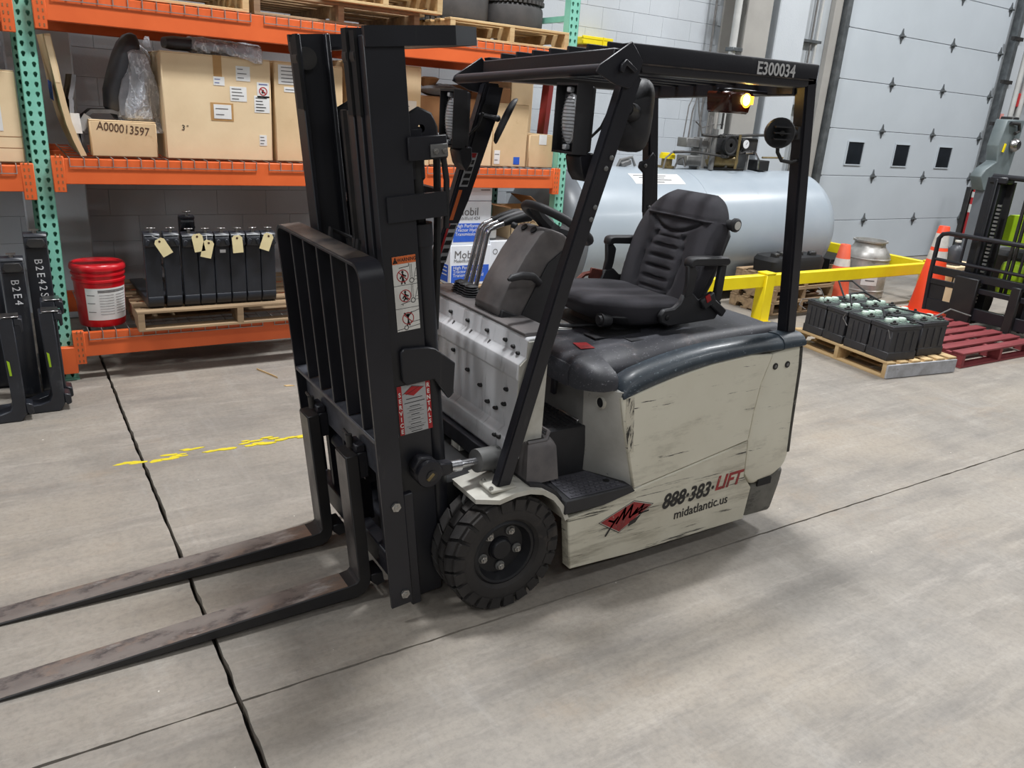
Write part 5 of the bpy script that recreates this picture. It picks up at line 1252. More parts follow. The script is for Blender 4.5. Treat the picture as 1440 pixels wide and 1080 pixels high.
# ================================================================ goods on the low shelf
# ---- red bucket
bk_ = empty('bucket', (.44, 5.43, SH1), 'red plastic pail with lid and white label on the low shelf', 'bucket')
obj('pail_body', B().lathe([(0, 0), (.128, 0), (.132, .012), (.143, .275), (.150, .28), (.150, .292), (.144, .296), (.145, .315), (.152, .318), (.152, .33), (.146, .334), (.147, .36), (0, .36)], (.44, 5.43, SH1), 'Z', 40), 'bucket_red', bk_)
obj('pail_lid', B().lathe([(.146, .348), (.157, .350), (.159, .362), (.156, .378), (.148, .386), (.138, .386), (.134, .378), (0, .378)], (.44, 5.43, SH1), 'Z', 40), 'bucket_red', bk_)
lab = obj('pail_label', B().lathe([(.1345, .045), (.1425, .245)], (.44, 5.43, SH1), 'Z', 24, a0=math.radians(-130), a1=math.radians(-18)), 'paper', bk_)
b = B()
def curved(r0, h0, h1, a0, a1): b.lathe([(r0+h0*.04+.0015, h0), (r0+h1*.04+.0015, h1)], (.44, 5.43, SH1), 'Z', 6, a0=math.radians(a0), a1=math.radians(a1))
for h in (.228, .219): curved(.1328, h, h+.006, -100, -26)
for k in range(8): curved(.1328, .20-.017*k, .2025-.017*k, -98, -64); curved(.1328, .20-.017*k, .2025-.017*k, -58, -24)
for h in (.20, .15, .095): curved(.1328, h, h+.004, -126, -108)
obj('label_print', b, 'ink_grey', lab, smooth=0)
# ---- row of forks standing on the pallet
def fork_stand(x, y, z0, H, label, w_=.092, ztilt=0, blade=.84):
    g = empty('lift_fork', (x, y, z0), label, 'fork', 'forks standing on the low shelf')
    t = .045
    pr = [(y+.02, z0), (y+.002, z0+.012), (y-.006, z0+.04), (y-.006, z0+H), (y+t-.01, z0+H), (y+t-.006, z0+.10), (y+t+.03, z0+.052), (y+blade, z0+.014), (y+blade, z0)]
    obj('fork_body', B().prism(pr, x-w_/2, x+w_/2, 'X', bev=.004), 'forkset', g)
    hk = B().prism([(y-.03, z0+H-.075), (y-.008, z0+H-.085), (y-.006, z0+H), (y-.028, z0+H-.012), (y-.036, z0+H-.03)], x-w_/2+.004, x+w_/2-.004, 'X', bev=.003)
    hk.prism([(y-.034, z0+H-.010), (y-.004, z0+H), (y+.03, z0+H), (y+.03, z0+H+.012), (y-.02, z0+H+.008)], x-w_/2, x+w_/2, 'X', bev=.003)
    obj('top_hook', hk, 'forkset', g)
    obj('hook_lug', B().box((x-.028, y-.037, z0+H-.05), (.022, .010, .04), (0, .4, 0), bev=.003).box((x+.028, y-.037, z0+H-.05), (.022, .010, .04), (0, -.4, 0), bev=.003), 'forkset', g)
    obj('locking_pin', B().cyl((x, y-.01, z0+H), (x, y-.01, z0+H+.03), .011, n=10).box((x, y-.01, z0+H+.034), (.05, .02, .008), bev=.002), 'bare_steel', g)
    obj('heel_band', B().prism([(y-.008, z0+.075), (y-.012, z0+.07), (y-.012, z0+.045), (y-.007, z0+.03)], x-w_/2+.004, x+w_/2-.004, 'X'), 'forkset', g)
    return g
zf = SH1+.1285
TG = []
ords = ['first', 'second', 'third', 'fourth', 'fifth', 'sixth', 'seventh', 'eighth']
for i in range(8):
    x = .724+.0965*i+(.012 if i > 0 else 0)+(.008 if i > 1 else 0); tl = (i in (0, 2, 3, 5, 7))
    extra = {0: ' with a paper tag', 2: ' with a paper tag', 3: ' with a low paper tag', 4: ' with a small white mark', 5: ' with a long paper tag', 7: ', beside the load backrest'}.get(i, ' without any tag')
    g = fork_stand(x, 5.175, zf, .455+(.008 if i in (0, 1) else 0), f'black fork on the low shelf pallet, {ords[i]} from left{extra}')
    TG.append((g, x))
fork_stand(.972, 5.40, zf+.053, .475, 'black fork standing taller behind the row of forks on the low shelf')
for gi, dx, dz, r in ((0, .055, -.065, -.5), (2, .045, -.045, -.15), (3, .0, -.085, .25), (5, -.01, -.06, -.05), (7, -.02, -.05, .35)):
    g, x = TG[gi]; c = V((x+dx, 5.120, zf+.455+dz))
    tg = obj('paper_tag', B().prism([(-.032, -.055), (.032, -.055), (.032, .04), (.018, .055), (-.018, .055), (-.032, .04)], -.001, .001, 'Y'), 'tag', g, smooth=0, org=(0, 0, 0))
    tg.location = c-WL[g]; tg.rotation_euler = (0, r, 0)
    te = obj('tag_eye', B().cyl((0, -.002, .038), (0, .001, .038), .007, n=10), 'brown_pen', tg, smooth=0, org=(0, 0, 0)); te.location = (0, 0, 0)
    obj('tag_string', B().tube([c+V((.0, 0, .04)), V((x, 5.135, zf+.455))], .0015, 4), 'paper', g)
obj('paint_mark', B().box((TG[4][1]+.005, 5.1675, zf+.345), (.035, .001, .02), bev=.0), 'chalk', TG[4][0], smooth=0)
# ---- white cartons of fluid
def oilbox(a, b_, label, front=True):
    c = empty('oil_carton', ((a[0]+b_[0])/2, (a[1]+b_[1])/2, a[2]), label, 'box')
    obj('carton_body', B().span(a, b_, bev=.004), 'carton_white', c)
    y = a[1]; H = b_[2]-a[2]; W = b_[0]-a[0]
    obj('blue_panel', B().span((a[0]+.012, y-.001, a[2]+.07*H), (b_[0]-.012, y+.001, a[2]+.50*H)), 'tank_band', c, smooth=0)
    obj('blue_panel', B().span((a[0]-.001, y+.03, a[2]+.07*H), (a[0]+.001, b_[1]-.03, a[2]+.50*H)), 'tank_band', c, smooth=0)
    text('carton_lettering', 'Mobil', (a[0]+.03, y-.0016, a[2]+.76*H), (1, 0, 0), (0, 0, 1), .085, 'ink_grey', c, 'LEFT', ext=.0002)
    text('carton_lettering', 'Mobilfluid 424', (a[0]+.03, y-.0016, a[2]+.61*H), (1, 0, 0), (0, 0, 1), .036, 'ink_grey', c, 'LEFT', ext=.0002)
    for k, s in enumerate(('High Performance', 'Tractor Hydraulic', 'Transmission Fluid')):
        text('carton_lettering', s, (a[0]+.026, y-.0016, a[2]+(.44-.095*k)*H), (1, 0, 0), (0, 0, 1), .036, 'paper', c, 'LEFT', ext=.0002)
    text('carton_lettering', 'Mobil', (a[0]-.0016, a[1]+.20, a[2]+.70*H), (0, -1, 0), (0, 0, 1), .07, 'ink_grey', c, ext=.0002)
    for k in range(3): obj('print_bar', B().span((a[0]-.0018, y+.05, a[2]+(.42-.095*k)*H), (a[0]-.0008, y+.20, a[2]+(.445-.095*k)*H)), 'paper', c, smooth=0)
    return c
po = pallet('weathered pallet beneath the white oil cartons', 1.08, .9, 'wood_old', nb=6); put(po, (2.66, RF-.02, SH1-.005))
zo = SH1+.124
oilbox((2.83, 5.29, zo), (3.185, 5.62, zo+.31), 'white carton with blue panel and printed name, bottom of the stack of two')
oilbox((2.84, 5.30, zo+.311), (3.175, 5.62, zo+.31+.33), 'white carton with blue panel and printed name, second up in the stack')
ob = empty('oil_carton', (3.0, 5.46, zo+.641), 'plain white carton topmost of the oil cartons', 'box')
obj('carton_body', B().span((2.85, 5.31, zo+.642), (3.18, 5.63, zo+.76), bev=.004), 'carton_white', ob)
for x0, x1 in ((2.87, 2.97), (3.08, 3.16)): obj('print_bar', B().span((x0, 5.3085, zo+.72), (x1, 5.311, zo+.727)), 'ink_grey', ob, smooth=0)
# carton below the column, with round symbol
oc = empty('oil_carton', (3.35, 5.5, zo), 'white carton with small round symbol right of the stacked oil cartons', 'box')
obj('carton_body', B().span((3.20, 5.33, zo), (3.56, 5.65, zo+.329), bev=.004), 'carton_white', oc)
b = B()
for i in range(16):
    a0, a1 = 2*PI*i/16, 2*PI*(i+1)/16
    b.bm.faces.new([b.bm.verts.new((3.25+r*math.cos(a), 5.3285, zo+.245+r*math.sin(a))) for r, a in ((.022, a0), (.022, a1), (.017, a1), (.017, a0))])
obj('round_symbol', b, 'ink_grey', oc, smooth=0)
obj('print_bar', B().span((3.30, 5.328, zo+.255), (3.40, 5.3302, zo+.262)).span((3.30, 5.328, zo+.235), (3.37, 5.3302, zo+.241)).span((3.24, 5.328, zo+.15), (3.50, 5.3302, zo+.154)), 'ink_grey', oc, smooth=0)
# spray cans / tins between the cartons
tn = empty('paint_tin', (3.235, 5.50, zo+.316), 'dark and pale printed tin standing behind the levers', 'tin')
obj('tin_body', B().lathe([(0, 0), (.05, 0), (.05, .17), (.045, .18), (.045, .19), (0, .19)], (3.245, 5.42, zo+.316), 'Z', 20), 'grey_metal', tn)
obj('tin_label', B().lathe([(.0508, .03), (.0508, .09)], (3.245, 5.42, zo+.316), 'Z', 20), 'paper', tn)
rl = empty('tape_roll', (3.25, 5.7, 1.0), 'beige roll lying on a dark box under the middle beam', 'roll')
bx = carton('dark carton under the beige roll', (3.13, 5.70, zo+.12), (3.40, 6.0, 1.02), 'dark_metal', tape='', flaps=False)
put(rl, (3.27, 5.78, 1.021))
obj('roll_body', B().lathe([(.03, 0), (.10, 0), (.10, .07), (.03, .07)], tuple(WL[rl]), 'Z', 24), 'card_light', rl)
# open cardboard box with written sides
ob = empty('open_cardboard_box', (3.6, 5.5, zo+.1), 'open cardboard box with raised flaps and pencilled letters near the right upright', 'box')
a, c = (3.40, 5.36, .760), (3.70, 5.66, 1.005)
bb = B().span((a[0], a[1], a[2]), (c[0], a[1]+.006, c[2])).span((a[0], c[1]-.006, a[2]), (c[0], c[1], c[2])).span((a[0], a[1], a[2]), (a[0]+.006, c[1], c[2])).span((c[0]-.006, a[1], a[2]), (c[0], c[1], c[2])).span(a, (c[0], c[1], a[2]+.006))
obj('carton_body', bb, 'card_light', ob, smooth=0)
obj('flap', B().poly([(3.70, 5.36, 1.004), (3.70, 5.66, 1.004), (3.58, 5.68, 1.085), (3.58, 5.38, 1.095)], .006), 'card_dark', ob, smooth=0)
obj('flap', B().poly([(3.40, 5.36, 1.004), (3.40, 5.66, 1.004), (3.26, 5.66, 1.03), (3.26, 5.36, 1.025)], .006), 'card_dark', ob, smooth=0)
for s, z, x in (('W/', .945, 3.505), ('WC', .870, 3.555)): text('pencil_writing', s, (x, a[1]-.0015, z), (1, 0, 0), (0, 0, 1), .085, 'card_dark', ob, ext=.0003)
cM = carton('low brown carton under the open box', (3.575, 5.345, .435), (3.725, 5.68, .759), 'card_dark', tape='', flaps=False)
obj('recess_shade', B().span((3.585, 5.343, .46), (3.66, 5.347, .74)), 'ink', cM, smooth=0)  # flat black sheet on the carton front, painted shade of a recess

# ================================================================ forks stored on the floor at the left
def shank(x0, x1, y, z0, H, label, written=None, wz=.7, bl=.8):
    xm = (x0+x1)/2; g = empty('lift_fork', (xm, y, z0), label, 'fork', 'forks stored on the floor at the left')
    pr = [(y+.02, z0), (y, z0+.03), (y, z0+H), (y+.045, z0+H), (y+.05, z0+.09), (y+.10, z0+.04), (y+bl, z0+.012), (y+bl, z0)]
    obj('fork_body', B().prism(pr, x0, x1, 'X', bev=.004), 'forkset', g)
    hk = B().prism([(y-.03, z0+H-.07), (y-.004, z0+H-.08), (y, z0+H), (y-.03, z0+H-.012)], x0+.004, x1-.004, 'X', bev=.003).prism([(y-.034, z0+H-.010), (y-.004, z0+H), (y+.03, z0+H), (y+.03, z0+H+.012), (y-.02, z0+H+.008)], x0, x1, 'X', bev=.003)
    obj('top_hook', hk, 'forkset', g)
    obj('hook_plate', B().prism([(xm-.035, z0+H-.018), (xm+.035, z0+H-.018), (xm+.048, z0+H-.05), (xm+.03, z0+H-.068), (xm-.03, z0+H-.068), (xm-.048, z0+H-.05)], y-.042, y-.028, 'Y', bev=.003), 'dark_metal', g)
    obj('locking_pin', B().cyl((xm, y-.005, z0+H), (xm, y-.005, z0+H+.022), .012, n=10).box((xm, y-.005, z0+H+.026), (.045, .02, .008)), 'bare_steel', g)
    if written:
        for k, ch in enumerate(written): text('paint_writing', ch, (xm+.002*k, y-.0015, z0+wz-.038*k), (0, 0, -1), (1, 0, 0), .055, 'chalk', g, ext=.0004)
    return g
shank(.062, .176, 5.06, 0, .925, 'black fork with the longer white code, beside the left upright', 'B2E42SD', .775)
shank(-.060, .050, 4.985, 0, .81, 'black fork with the shorter white code, left of the longer one', 'B2E4', .68, bl=.6)
shank(-.178, -.068, 5.22, 0, .87, 'black fork standing without writing, left of the coded pair', bl=.24)
shank(-.185, -.075, 5.50, 0, .93, 'rearmost black fork of the group on the floor', bl=.5)
gg = shank(-.295, -.190, 4.99, 0, .76, 'black fork carrying a paper tag at the left edge'); obj('paper_tag', B().box((-.222, 4.942, .60), (.05, .003, .14), (0, .06, 0)), 'tag', gg, smooth=0)
def bigfork(x, y, H, L, label, w_=.10, green=True):
    """heavy fork lying with its blade along -X, the shank's side turned to the room"""
    g = empty('lift_fork', (x, y, 0), label, 'fork', 'forks stored on the floor at the left')
    pr = [(x, .04), (x-.03, 0), (x-L, 0), (x-L, .014), (x-.12, .05), (x-.075, .065), (x-.062, .10), (x-.075, H), (x-.005, H)]
    obj('fork_body', B().prism(pr, y, y+w_, 'Y', bev=.005), 'forkset', g)
    hk = B().prism([(x-.005, H), (x+.035, H-.01), (x+.035, H-.075), (x+.020, H-.085), (x+.018, H-.045), (x-.005, H-.045)], y, y+w_, 'Y', bev=.004)
    obj('fork_hook', hk, 'forkset', g); hk = B()
    hk.prism([(x-.002, .10), (x+.03, .09), (x+.032, .04), (x+.01, .03), (x-.002, .05)], y, y+w_, 'Y', bev=.004)
    obj('fork_hook', hk, 'forkset', g)
    obj('hook_rim', B().span((x-.06, y-.002, H), (x+.02, y+w_, H+.006), bev=.002), 'bare_steel', g)
    if green: obj('paint_smear', B().poly([(x-.055, y-.001, .26), (x-.045, y-.001, .26), (x-.048, y-.001, .335), (x-.06, y-.001, .345)], .001), 'lime', g, smooth=0)
    return g
bigfork(.155, 4.735, .565, 1.1, 'heavy scuffed black fork nearest the room, green smear on its shank', .10)
bigfork(.172, 4.848, .60, .22, 'heavy black fork right behind the front one', .095, False)
bigfork(-.030, 4.645, .57, 1.0, 'heavy black fork with green smear on a shank further left', .085)
# splinter of wood on the floor
sp_ = obj('wood_splinter', B().loft([[V((x, y+.008, .001)), V((x+.004, y-.007, .001)), V((x+.002, y-.006, .012)), V((x, y+.006, .013))] for x, y in ((1.288, 5.06), (1.32, 4.97), (1.345, 4.90), (1.36, 4.85))]), 'splinter', smooth=0); tagp(sp_, 'pale splinter of wood lying on the floor before the rack', 'wood scrap')
sp_ = obj('wood_chip', B().prism([(1.36, 4.70), (1.40, 4.69), (1.42, 4.67), (1.37, 4.68)], .0005, .005, 'Z'), 'splinter', smooth=0); tagp(sp_, 'tiny pale chip of wood near the longer splinter', 'wood scrap')
# ================================================================ TANK AND COMPRESSOR
TY, TR, TZ, X0, X1 = 6.12, .62, .675, 4.32, 7.62
tk = empty('storage_tank', (6.0, TY, 0), 'large grey horizontal steel tank lying behind the yellow rail', 'tank')
obj('tank_shell', B().lathe([(TR, X0), (TR, 5.82), (TR-.006, 5.825), (TR-.006, 5.835), (TR, 5.84), (TR, X1)], (0, TY, TZ), 'X', 72), 'tank', tk, smooth=50)
hd_ = [(TR, 0), (TR-.01, .06), (TR-.05, .14), (TR-.14, .22), (TR-.30, .285), (TR-.48, .315), (0, .325)]
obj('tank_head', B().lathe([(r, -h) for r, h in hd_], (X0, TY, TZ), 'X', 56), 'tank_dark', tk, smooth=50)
obj('tank_head', B().lathe(hd_, (X1, TY, TZ), 'X', 56), 'tank', tk, smooth=50)
obj('seam_weld', B().lathe([(TR, X0-.008), (TR+.006, X0-.004), (TR+.006, X0+.004), (TR, X0+.008)], (0, TY, TZ), 'X', 64), 'tank', tk)
for x in (4.75, 6.1, 7.2):
    pts = [(TY-.45, 0), (TY+.45, 0)]+[(TY+.45*c, TZ-math.sqrt(TR*TR-(.45*c)**2)) for c in (1, .75, .5, .25, 0, -.25, -.5, -.75, -1)]
    obj('tank_saddle', B().prism(pts, x-.06, x+.06, 'X'), 'tank_dark', tk, smooth=0)
def on_tank(x, a, r=0): return V((x, TY-(TR+r)*math.sin(a), TZ+(TR+r)*math.cos(a)))
a0, a1 = math.radians(22), math.radians(37)
rings = [[on_tank(x0_, a0+(a1-a0)*k/4, .0015) for k in range(5)] for x0_ in (4.99, 5.62)]
st2 = obj('tank_sticker', B().loft(rings, cap=False, closed=False), 'paper', tk)
b = B()
for k, (xa, xb) in enumerate(((5.03, 5.44), (5.08, 5.40), (5.12, 5.47), (5.20, 5.36))):
    a = a0+(a1-a0)*(.2+.2*k); b.loft([[on_tank(x_, a, .0028), on_tank(x_, a+.018, .0028)] for x_ in (xa, xb)], cap=False, closed=False)
obj('sticker_print', b, 'ink_grey', st2, smooth=0)
TT = TZ+TR
vp = obj('vent_pipe', B().cyl((5.68, TY, TT-.01), (5.68, TY, TT+.09), .055, n=18).cyl((5.68, TY, TT+.0), (5.68, TY, TT+.02), .085, n=18), 'brass', tk)
obj('vent_cap', B().cyl((5.68, TY, TT+.09), (5.68, TY, TT+.13), .078, n=20).cyl((5.68, TY, TT+.13), (5.68, TY, TT+.145), .07, n=20), 'yellow', vp)
obj('fuel_hatch', B().tube([(5.05, TY, TT-.005), (5.08, TY, TT+.06), (5.22, TY, TT+.09), (5.27, TY, TT+.01)], .014, 8).box((5.14, TY, TT+.03), (.12, .07, .05), (0, -.3, 0), bev=.008), 'grey_metal', tk)
# pump set standing on the tank
cp_ = empty('pump_set', (6.45, TY, TT), 'cluttered pump and valve set with gauge, motor and copper lines on top of the tank', 'pump')
z = TT
def cpp(n_, b, m, **k): return obj(n_, b, m, cp_, **k)
cpp('base_plate', B().span((6.28, TY-.08, z-.01), (6.72, TY+.08, z+.02), bev=.005), 'dark_metal')
cpp('pump_tank', B().tube([(6.25, TY, z+.085), (6.29, TY, z+.085), (6.62, TY, z+.085), (6.66, TY, z+.085)], [.04, .075, .075, .04], 16), 'brass')
mt = cpp('motor', B().tube([(6.34, TY-.03, z+.25), (6.36, TY-.03, z+.25), (6.60, TY-.03, z+.25), (6.62, TY-.03, z+.25)], [.06, .10, .10, .06], 18), 'dark_metal')
for k in range(6): obj('cooling_fin', B().cyl((6.40+.033*k, TY-.03, z+.25), (6.408+.033*k, TY-.03, z+.25), .108, n=18), 'dark_metal', mt, smooth=30)
cpp('flywheel', B().lathe([(.02, -.015), (.03, -.02), (.075, -.012), (.085, -.02), (.095, -.02), (.095, .02), (.02, .02)], (6.36, TY-.17, z+.25), 'Y', 22), 'dark')
cpp('compressor_head', B().span((6.66, TY-.10, z+.16), (6.86, TY+.08, z+.33), bev=.015), 'dark_metal')
gp = cpp('gauge', B().cyl((6.56, TY-.20, z+.27), (6.56, TY-.16, z+.27), .048, n=20), 'dark_metal')
obj('gauge_face', B().cyl((6.56, TY-.203, z+.27), (6.56, TY-.199, z+.27), .043, n=20), 'gauge', gp)
obj('gauge_needle', B().box((6.566, TY-.2045, z+.278), (.03, .001, .004), (0, -.9, 0)), 'ink', gp, smooth=0)
cpp('junction_box', B().span((5.84, TY-.08, z+.21), (6.02, TY+.06, z+.30), bev=.006), 'grey_metal')
cpp('junction_box', B().span((6.06, TY-.08, z+.20), (6.14, TY+.06, z+.31), bev=.006), 'grey_metal')
cpp('control_box', B().span((5.86, TY-.1, z+.03), (6.06, TY+.06, z+.13), bev=.006), 'grey_metal')
cpp('control_box', B().span((6.90, TY-.12, z+.0), (7.06, TY+.04, z+.11), bev=.006), 'dark')
for pts, r, m in (([(5.62, TY-.15, z+.16), (5.9, TY-.15, z+.17), (6.3, TY-.15, z+.14), (6.5, TY-.16, z+.17), (6.7, TY-.14, z+.20)], .012, 'dark_metal'),
                  ([(5.55, TY-.1, z+.0), (5.57, TY-.1, z+.10), (5.66, TY-.1, z+.165), (5.80, TY-.1, z+.17)], .009, 'cable_grey'),
                  ([(5.70, TY-.1, z+.0), (5.74, TY-.1, z+.09), (5.80, TY-.1, z+.11), (5.84, TY-.1, z+.02)], .010, 'bare_steel'),
                  ([(6.2, TY-.1, z), (6.2, TY-.1, z+.40)], .028, 'grey_metal'), ([(6.16, TY-.06, z+.1), (6.16, TY-.06, z+.52)], .016, 'cable_grey'),
                  ([(5.93, TY, z+.30), (5.94, TY, z+.55), (5.99, TY, z+.72), (6.03, TY, z+.55), (6.12, TY, z+.32)], .008, 'cable_grey'),
                  ([(5.90, TY+.04, z+.30), (5.92, TY+.04, z+.60), (5.97, TY+.04, z+.70)], .006, 'cable_grey'),
                  ([(6.0, TY, z+.46), (6.1, TY, z+.40), (6.25, TY, z+.44), (6.40, TY, z+.45)], .007, 'bare_steel'),
                  ([(6.0, TY-.12, z+.335), (6.3, TY-.12, z+.33), (6.7, TY-.12, z+.36), (6.95, TY-.12, z+.37)], .014, 'dark_metal'),
                  ([(6.46, TY-.19, z+.02), (6.47, TY-.19, z+.36)], .014, 'brass'),
                  ([(6.60, TY-.17, z+.18), (6.75, TY-.17, z+.19), (6.82, TY-.17, z+.12), (6.83, TY-.17, z+.02)], .011, 'bare_steel'),
                  ([(6.95, TY-.1, z+.14), (7.28, TY-.1, z+.145)], .010, 'brass'),
                  ([(6.28, TY, z+.3), (6.28, TY, z+.62)], .020, 'steel_grey'), ([(6.38, TY, z+.4), (6.38, TY, z+.72)], .012, 'dark_metal')):
    cpp('pipe_run', B().tube(pts, r, 8), m)
for x, zz in ((6.30, .14), (6.34, .14), (6.24, .335), (6.5, .19), (6.72, .19), (6.28, .62), (6.38, .66), (6.38, .6)):
    cpp('valve_fitting', B().box((x, TY-.15, z+zz) if zz < .5 else (x, TY, z+zz), (.035, .04, .035), (0, 0, .5), bev=.006).cyl((x, TY-.19, z+zz), (x, TY-.15, z+zz), .012, n=8) if zz < .5 else B().box((x, TY, z+zz), (.035, .04, .035), (0, 0, .5), bev=.006), 'dark_metal')
for x in (6.05, 6.45, 6.75): cpp('mount_leg', B().span((x, TY-.06, z), (x+.03, TY+.06, z+.20)), 'grey_metal', smooth=0)

# ================================================================ YELLOW GUARD RAIL
RY, RZ = 4.86, .345
gr = empty('guard_rail', (7, RY, 0), 'yellow square-tube safety rail around the tank', 'guard rail')
obj('rail_bar', B().span((4.6, RY-.05, RZ), (8.60, RY+.02, RZ+.115), bev=.006), 'yellow', gr)
obj('rail_bar', B().span((8.55, RY+.02, RZ), (8.62, 6.9, RZ+.115), bev=.006), 'yellow', gr)
for x, y in ((5.92, RY-.015), (8.585, RY-.015), (8.585, 6.85)):
    p_ = obj('rail_post', B().span((x-.06, y-.06, 0), (x+.06, y+.06, RZ+.12), bev=.006), 'yellow', gr)
    obj('post_cap', B().span((x-.062, y-.062, RZ+.12), (x+.062, y+.062, RZ+.135), bev=.003), 'yellow', p_)
    obj('base_plate', B().span((x-.10, y-.10, 0), (x+.10, y+.10, .012)), 'yellow', p_, smooth=0)
# wall-mounted yellow bin high behind the rack
yb = empty('wall_bin', (5.2, 6.9, 2.32), 'small yellow-lidded holder fixed high on the block wall right of the rack', 'bin')
obj('bin_lid', B().span((5.02, 6.82, 2.40), (5.40, 6.995, 2.47), bev=.01).span((5.02, 6.815, 2.45), (5.40, 6.84, 2.48), bev=.005), 'yellow', yb)
obj('bin_body', B().prism([(5.05, 2.40), (5.37, 2.40), (5.32, 2.33), (5.10, 2.33)], 6.85, 6.995, 'Y', bev=.005), 'card_dark', yb)
obj('bin_divider', B().span((5.27, 6.812, 2.40), (5.28, 6.99, 2.482)), 'yellow', yb, smooth=0)

# ================================================================ CONES, DRUM, PALLETS BEHIND
def cone(c, H, label, collars, m, R=None):
    g = empty('traffic_cone', c, label, 'cone'); R = R or H*.18; r1 = .052
    rr = lambda z: R+(r1-R)*(z/H)
    obj('cone_body', B().lathe([(R+.01, .03), (R, .035), (r1, H-.006), (r1-.006, H), (.01, H)], c, 'Z', 28), m, g)
    w_ = R*1.16
    obj('cone_base', B().prism([(w_, w_*.7), (w_*.7, w_), (-w_*.7, w_), (-w_, w_*.7), (-w_, -w_*.7), (-w_*.7, -w_), (w_*.7, -w_), (w_, -w_*.7)], 0, .032, 'Z', T=lambda x, y, z: (c[0]+x, c[1]+y, c[2]+z)), m, g, smooth=0)
    for z0, z1 in collars:
        obj('reflective_collar', B().lathe([(rr(z0)+.0012, z0), (rr(z1)+.0012, z1)], c, 'Z', 28), 'reflect', g)
    return g
cone((8.12, 4.53, 0), .914, 'tall bright orange cone with two reflective collars, right of the batteries', ((.545, .665), (.70, .84)), 'cone', .165)
cone((7.42, 5.13, 0), .645, 'shorter faded orange cone with one collar, left of the metal drum', ((.30, .50),), 'cone_old', .14)
dm_ = empty('metal_drum', (8.16, 5.38, 0), 'tall dull metal can with open neck behind the yellow rail', 'drum')
c = (8.22, 5.38, 0)
obj('drum_body', B().lathe([(0, 0.000), (0.2256, 0.000), (0.2400, 0.015), (0.2400, 0.433), (0.2352, 0.471), (0.2112, 0.517), (.175, 0.555), (.165, 0.578), (.165, 0.608), (.185, 0.612), (.185, 0.631), (.165, 0.631), (.16, 0.532), (0, 0.532)], c, 'Z', 40), 'drum', dm_)
obj('drum_ring', B().lathe([(0.2400, 0.076), (0.2458, 0.080), (0.2458, 0.091), (0.2400, 0.095)], c, 'Z', 36), 'drum', dm_)
obj('drum_ring', B().lathe([(0.2400, 0.426), (0.2458, 0.429), (0.2458, 0.441), (0.2400, 0.445)], c, 'Z', 36), 'drum', dm_)
lb = obj('drum_label', B().lathe([(0.2412, 0.152), (0.2412, 0.274)], c, 'Z', 10, a0=math.radians(-150), a1=math.radians(-108)), 'paper', dm_)
obj('label_print', B().lathe([(.2428, .20), (.2428, .212)], c, 'Z', 6, a0=math.radians(-140), a1=math.radians(-116)), 'ink_grey', lb, smooth=0)
# stack of old pallets inside the rail
for k in range(3):
    p = pallet('weathered pallet, %s of the stack behind the yellow rail' % ('bottom', 'middle', 'top')[k], .90, .54, 'wood_old', nb=4); put(p, (6.22+.02*k, 4.97, .1285*k), .01*k)
for p_, lb_ in (((6.28, 5.02), 'dark machine part with tarry top on the stacked pallets'),):
    q = empty('machine_part', (p_[0]+.4, p_[1]+.2, .386), lb_, 'machine part')
    obj('casting', B().loft([[V((p_[0]+x, p_[1]+y, z)) for x, y in sup(.42, .22, rx, ry, 16, 4)] for z, rx, ry in ((.387, .40, .18), (.50, .41, .19), (.54, .38, .17))]), 'dark', q)
    for k in range(5): obj('casting_lug', B().box((p_[0]+.12+.14*k, p_[1]+.16+.05*(k % 2), .555), (.06, .08, .05), (0, 0, .3*k), bev=.01), 'dark_metal', q)
q = empty('dark_crate', (8.5, 6.0, 0), 'low dark crate standing behind the metal can inside the rail', 'crate')
obj('crate_body', B().span((8.02, 5.70, 0), (8.50, 6.4, .36), bev=.01), 'dark', q); obj('crate_board', B().span((8.01, 5.66, .0), (8.07, 5.70, .30), bev=.004), 'wood_old', q, smooth=0)
for z in (.12, .26): obj('crate_slat', B().span((8.02, 5.685, z), (8.50, 5.70, z+.06)), 'dark_metal', q, smooth=0)

# ---- pallet of batteries
bp = pallet('pale pallet with a grey-painted end carrying the loose batteries', 1.0, .76, 'wood', nb=6)
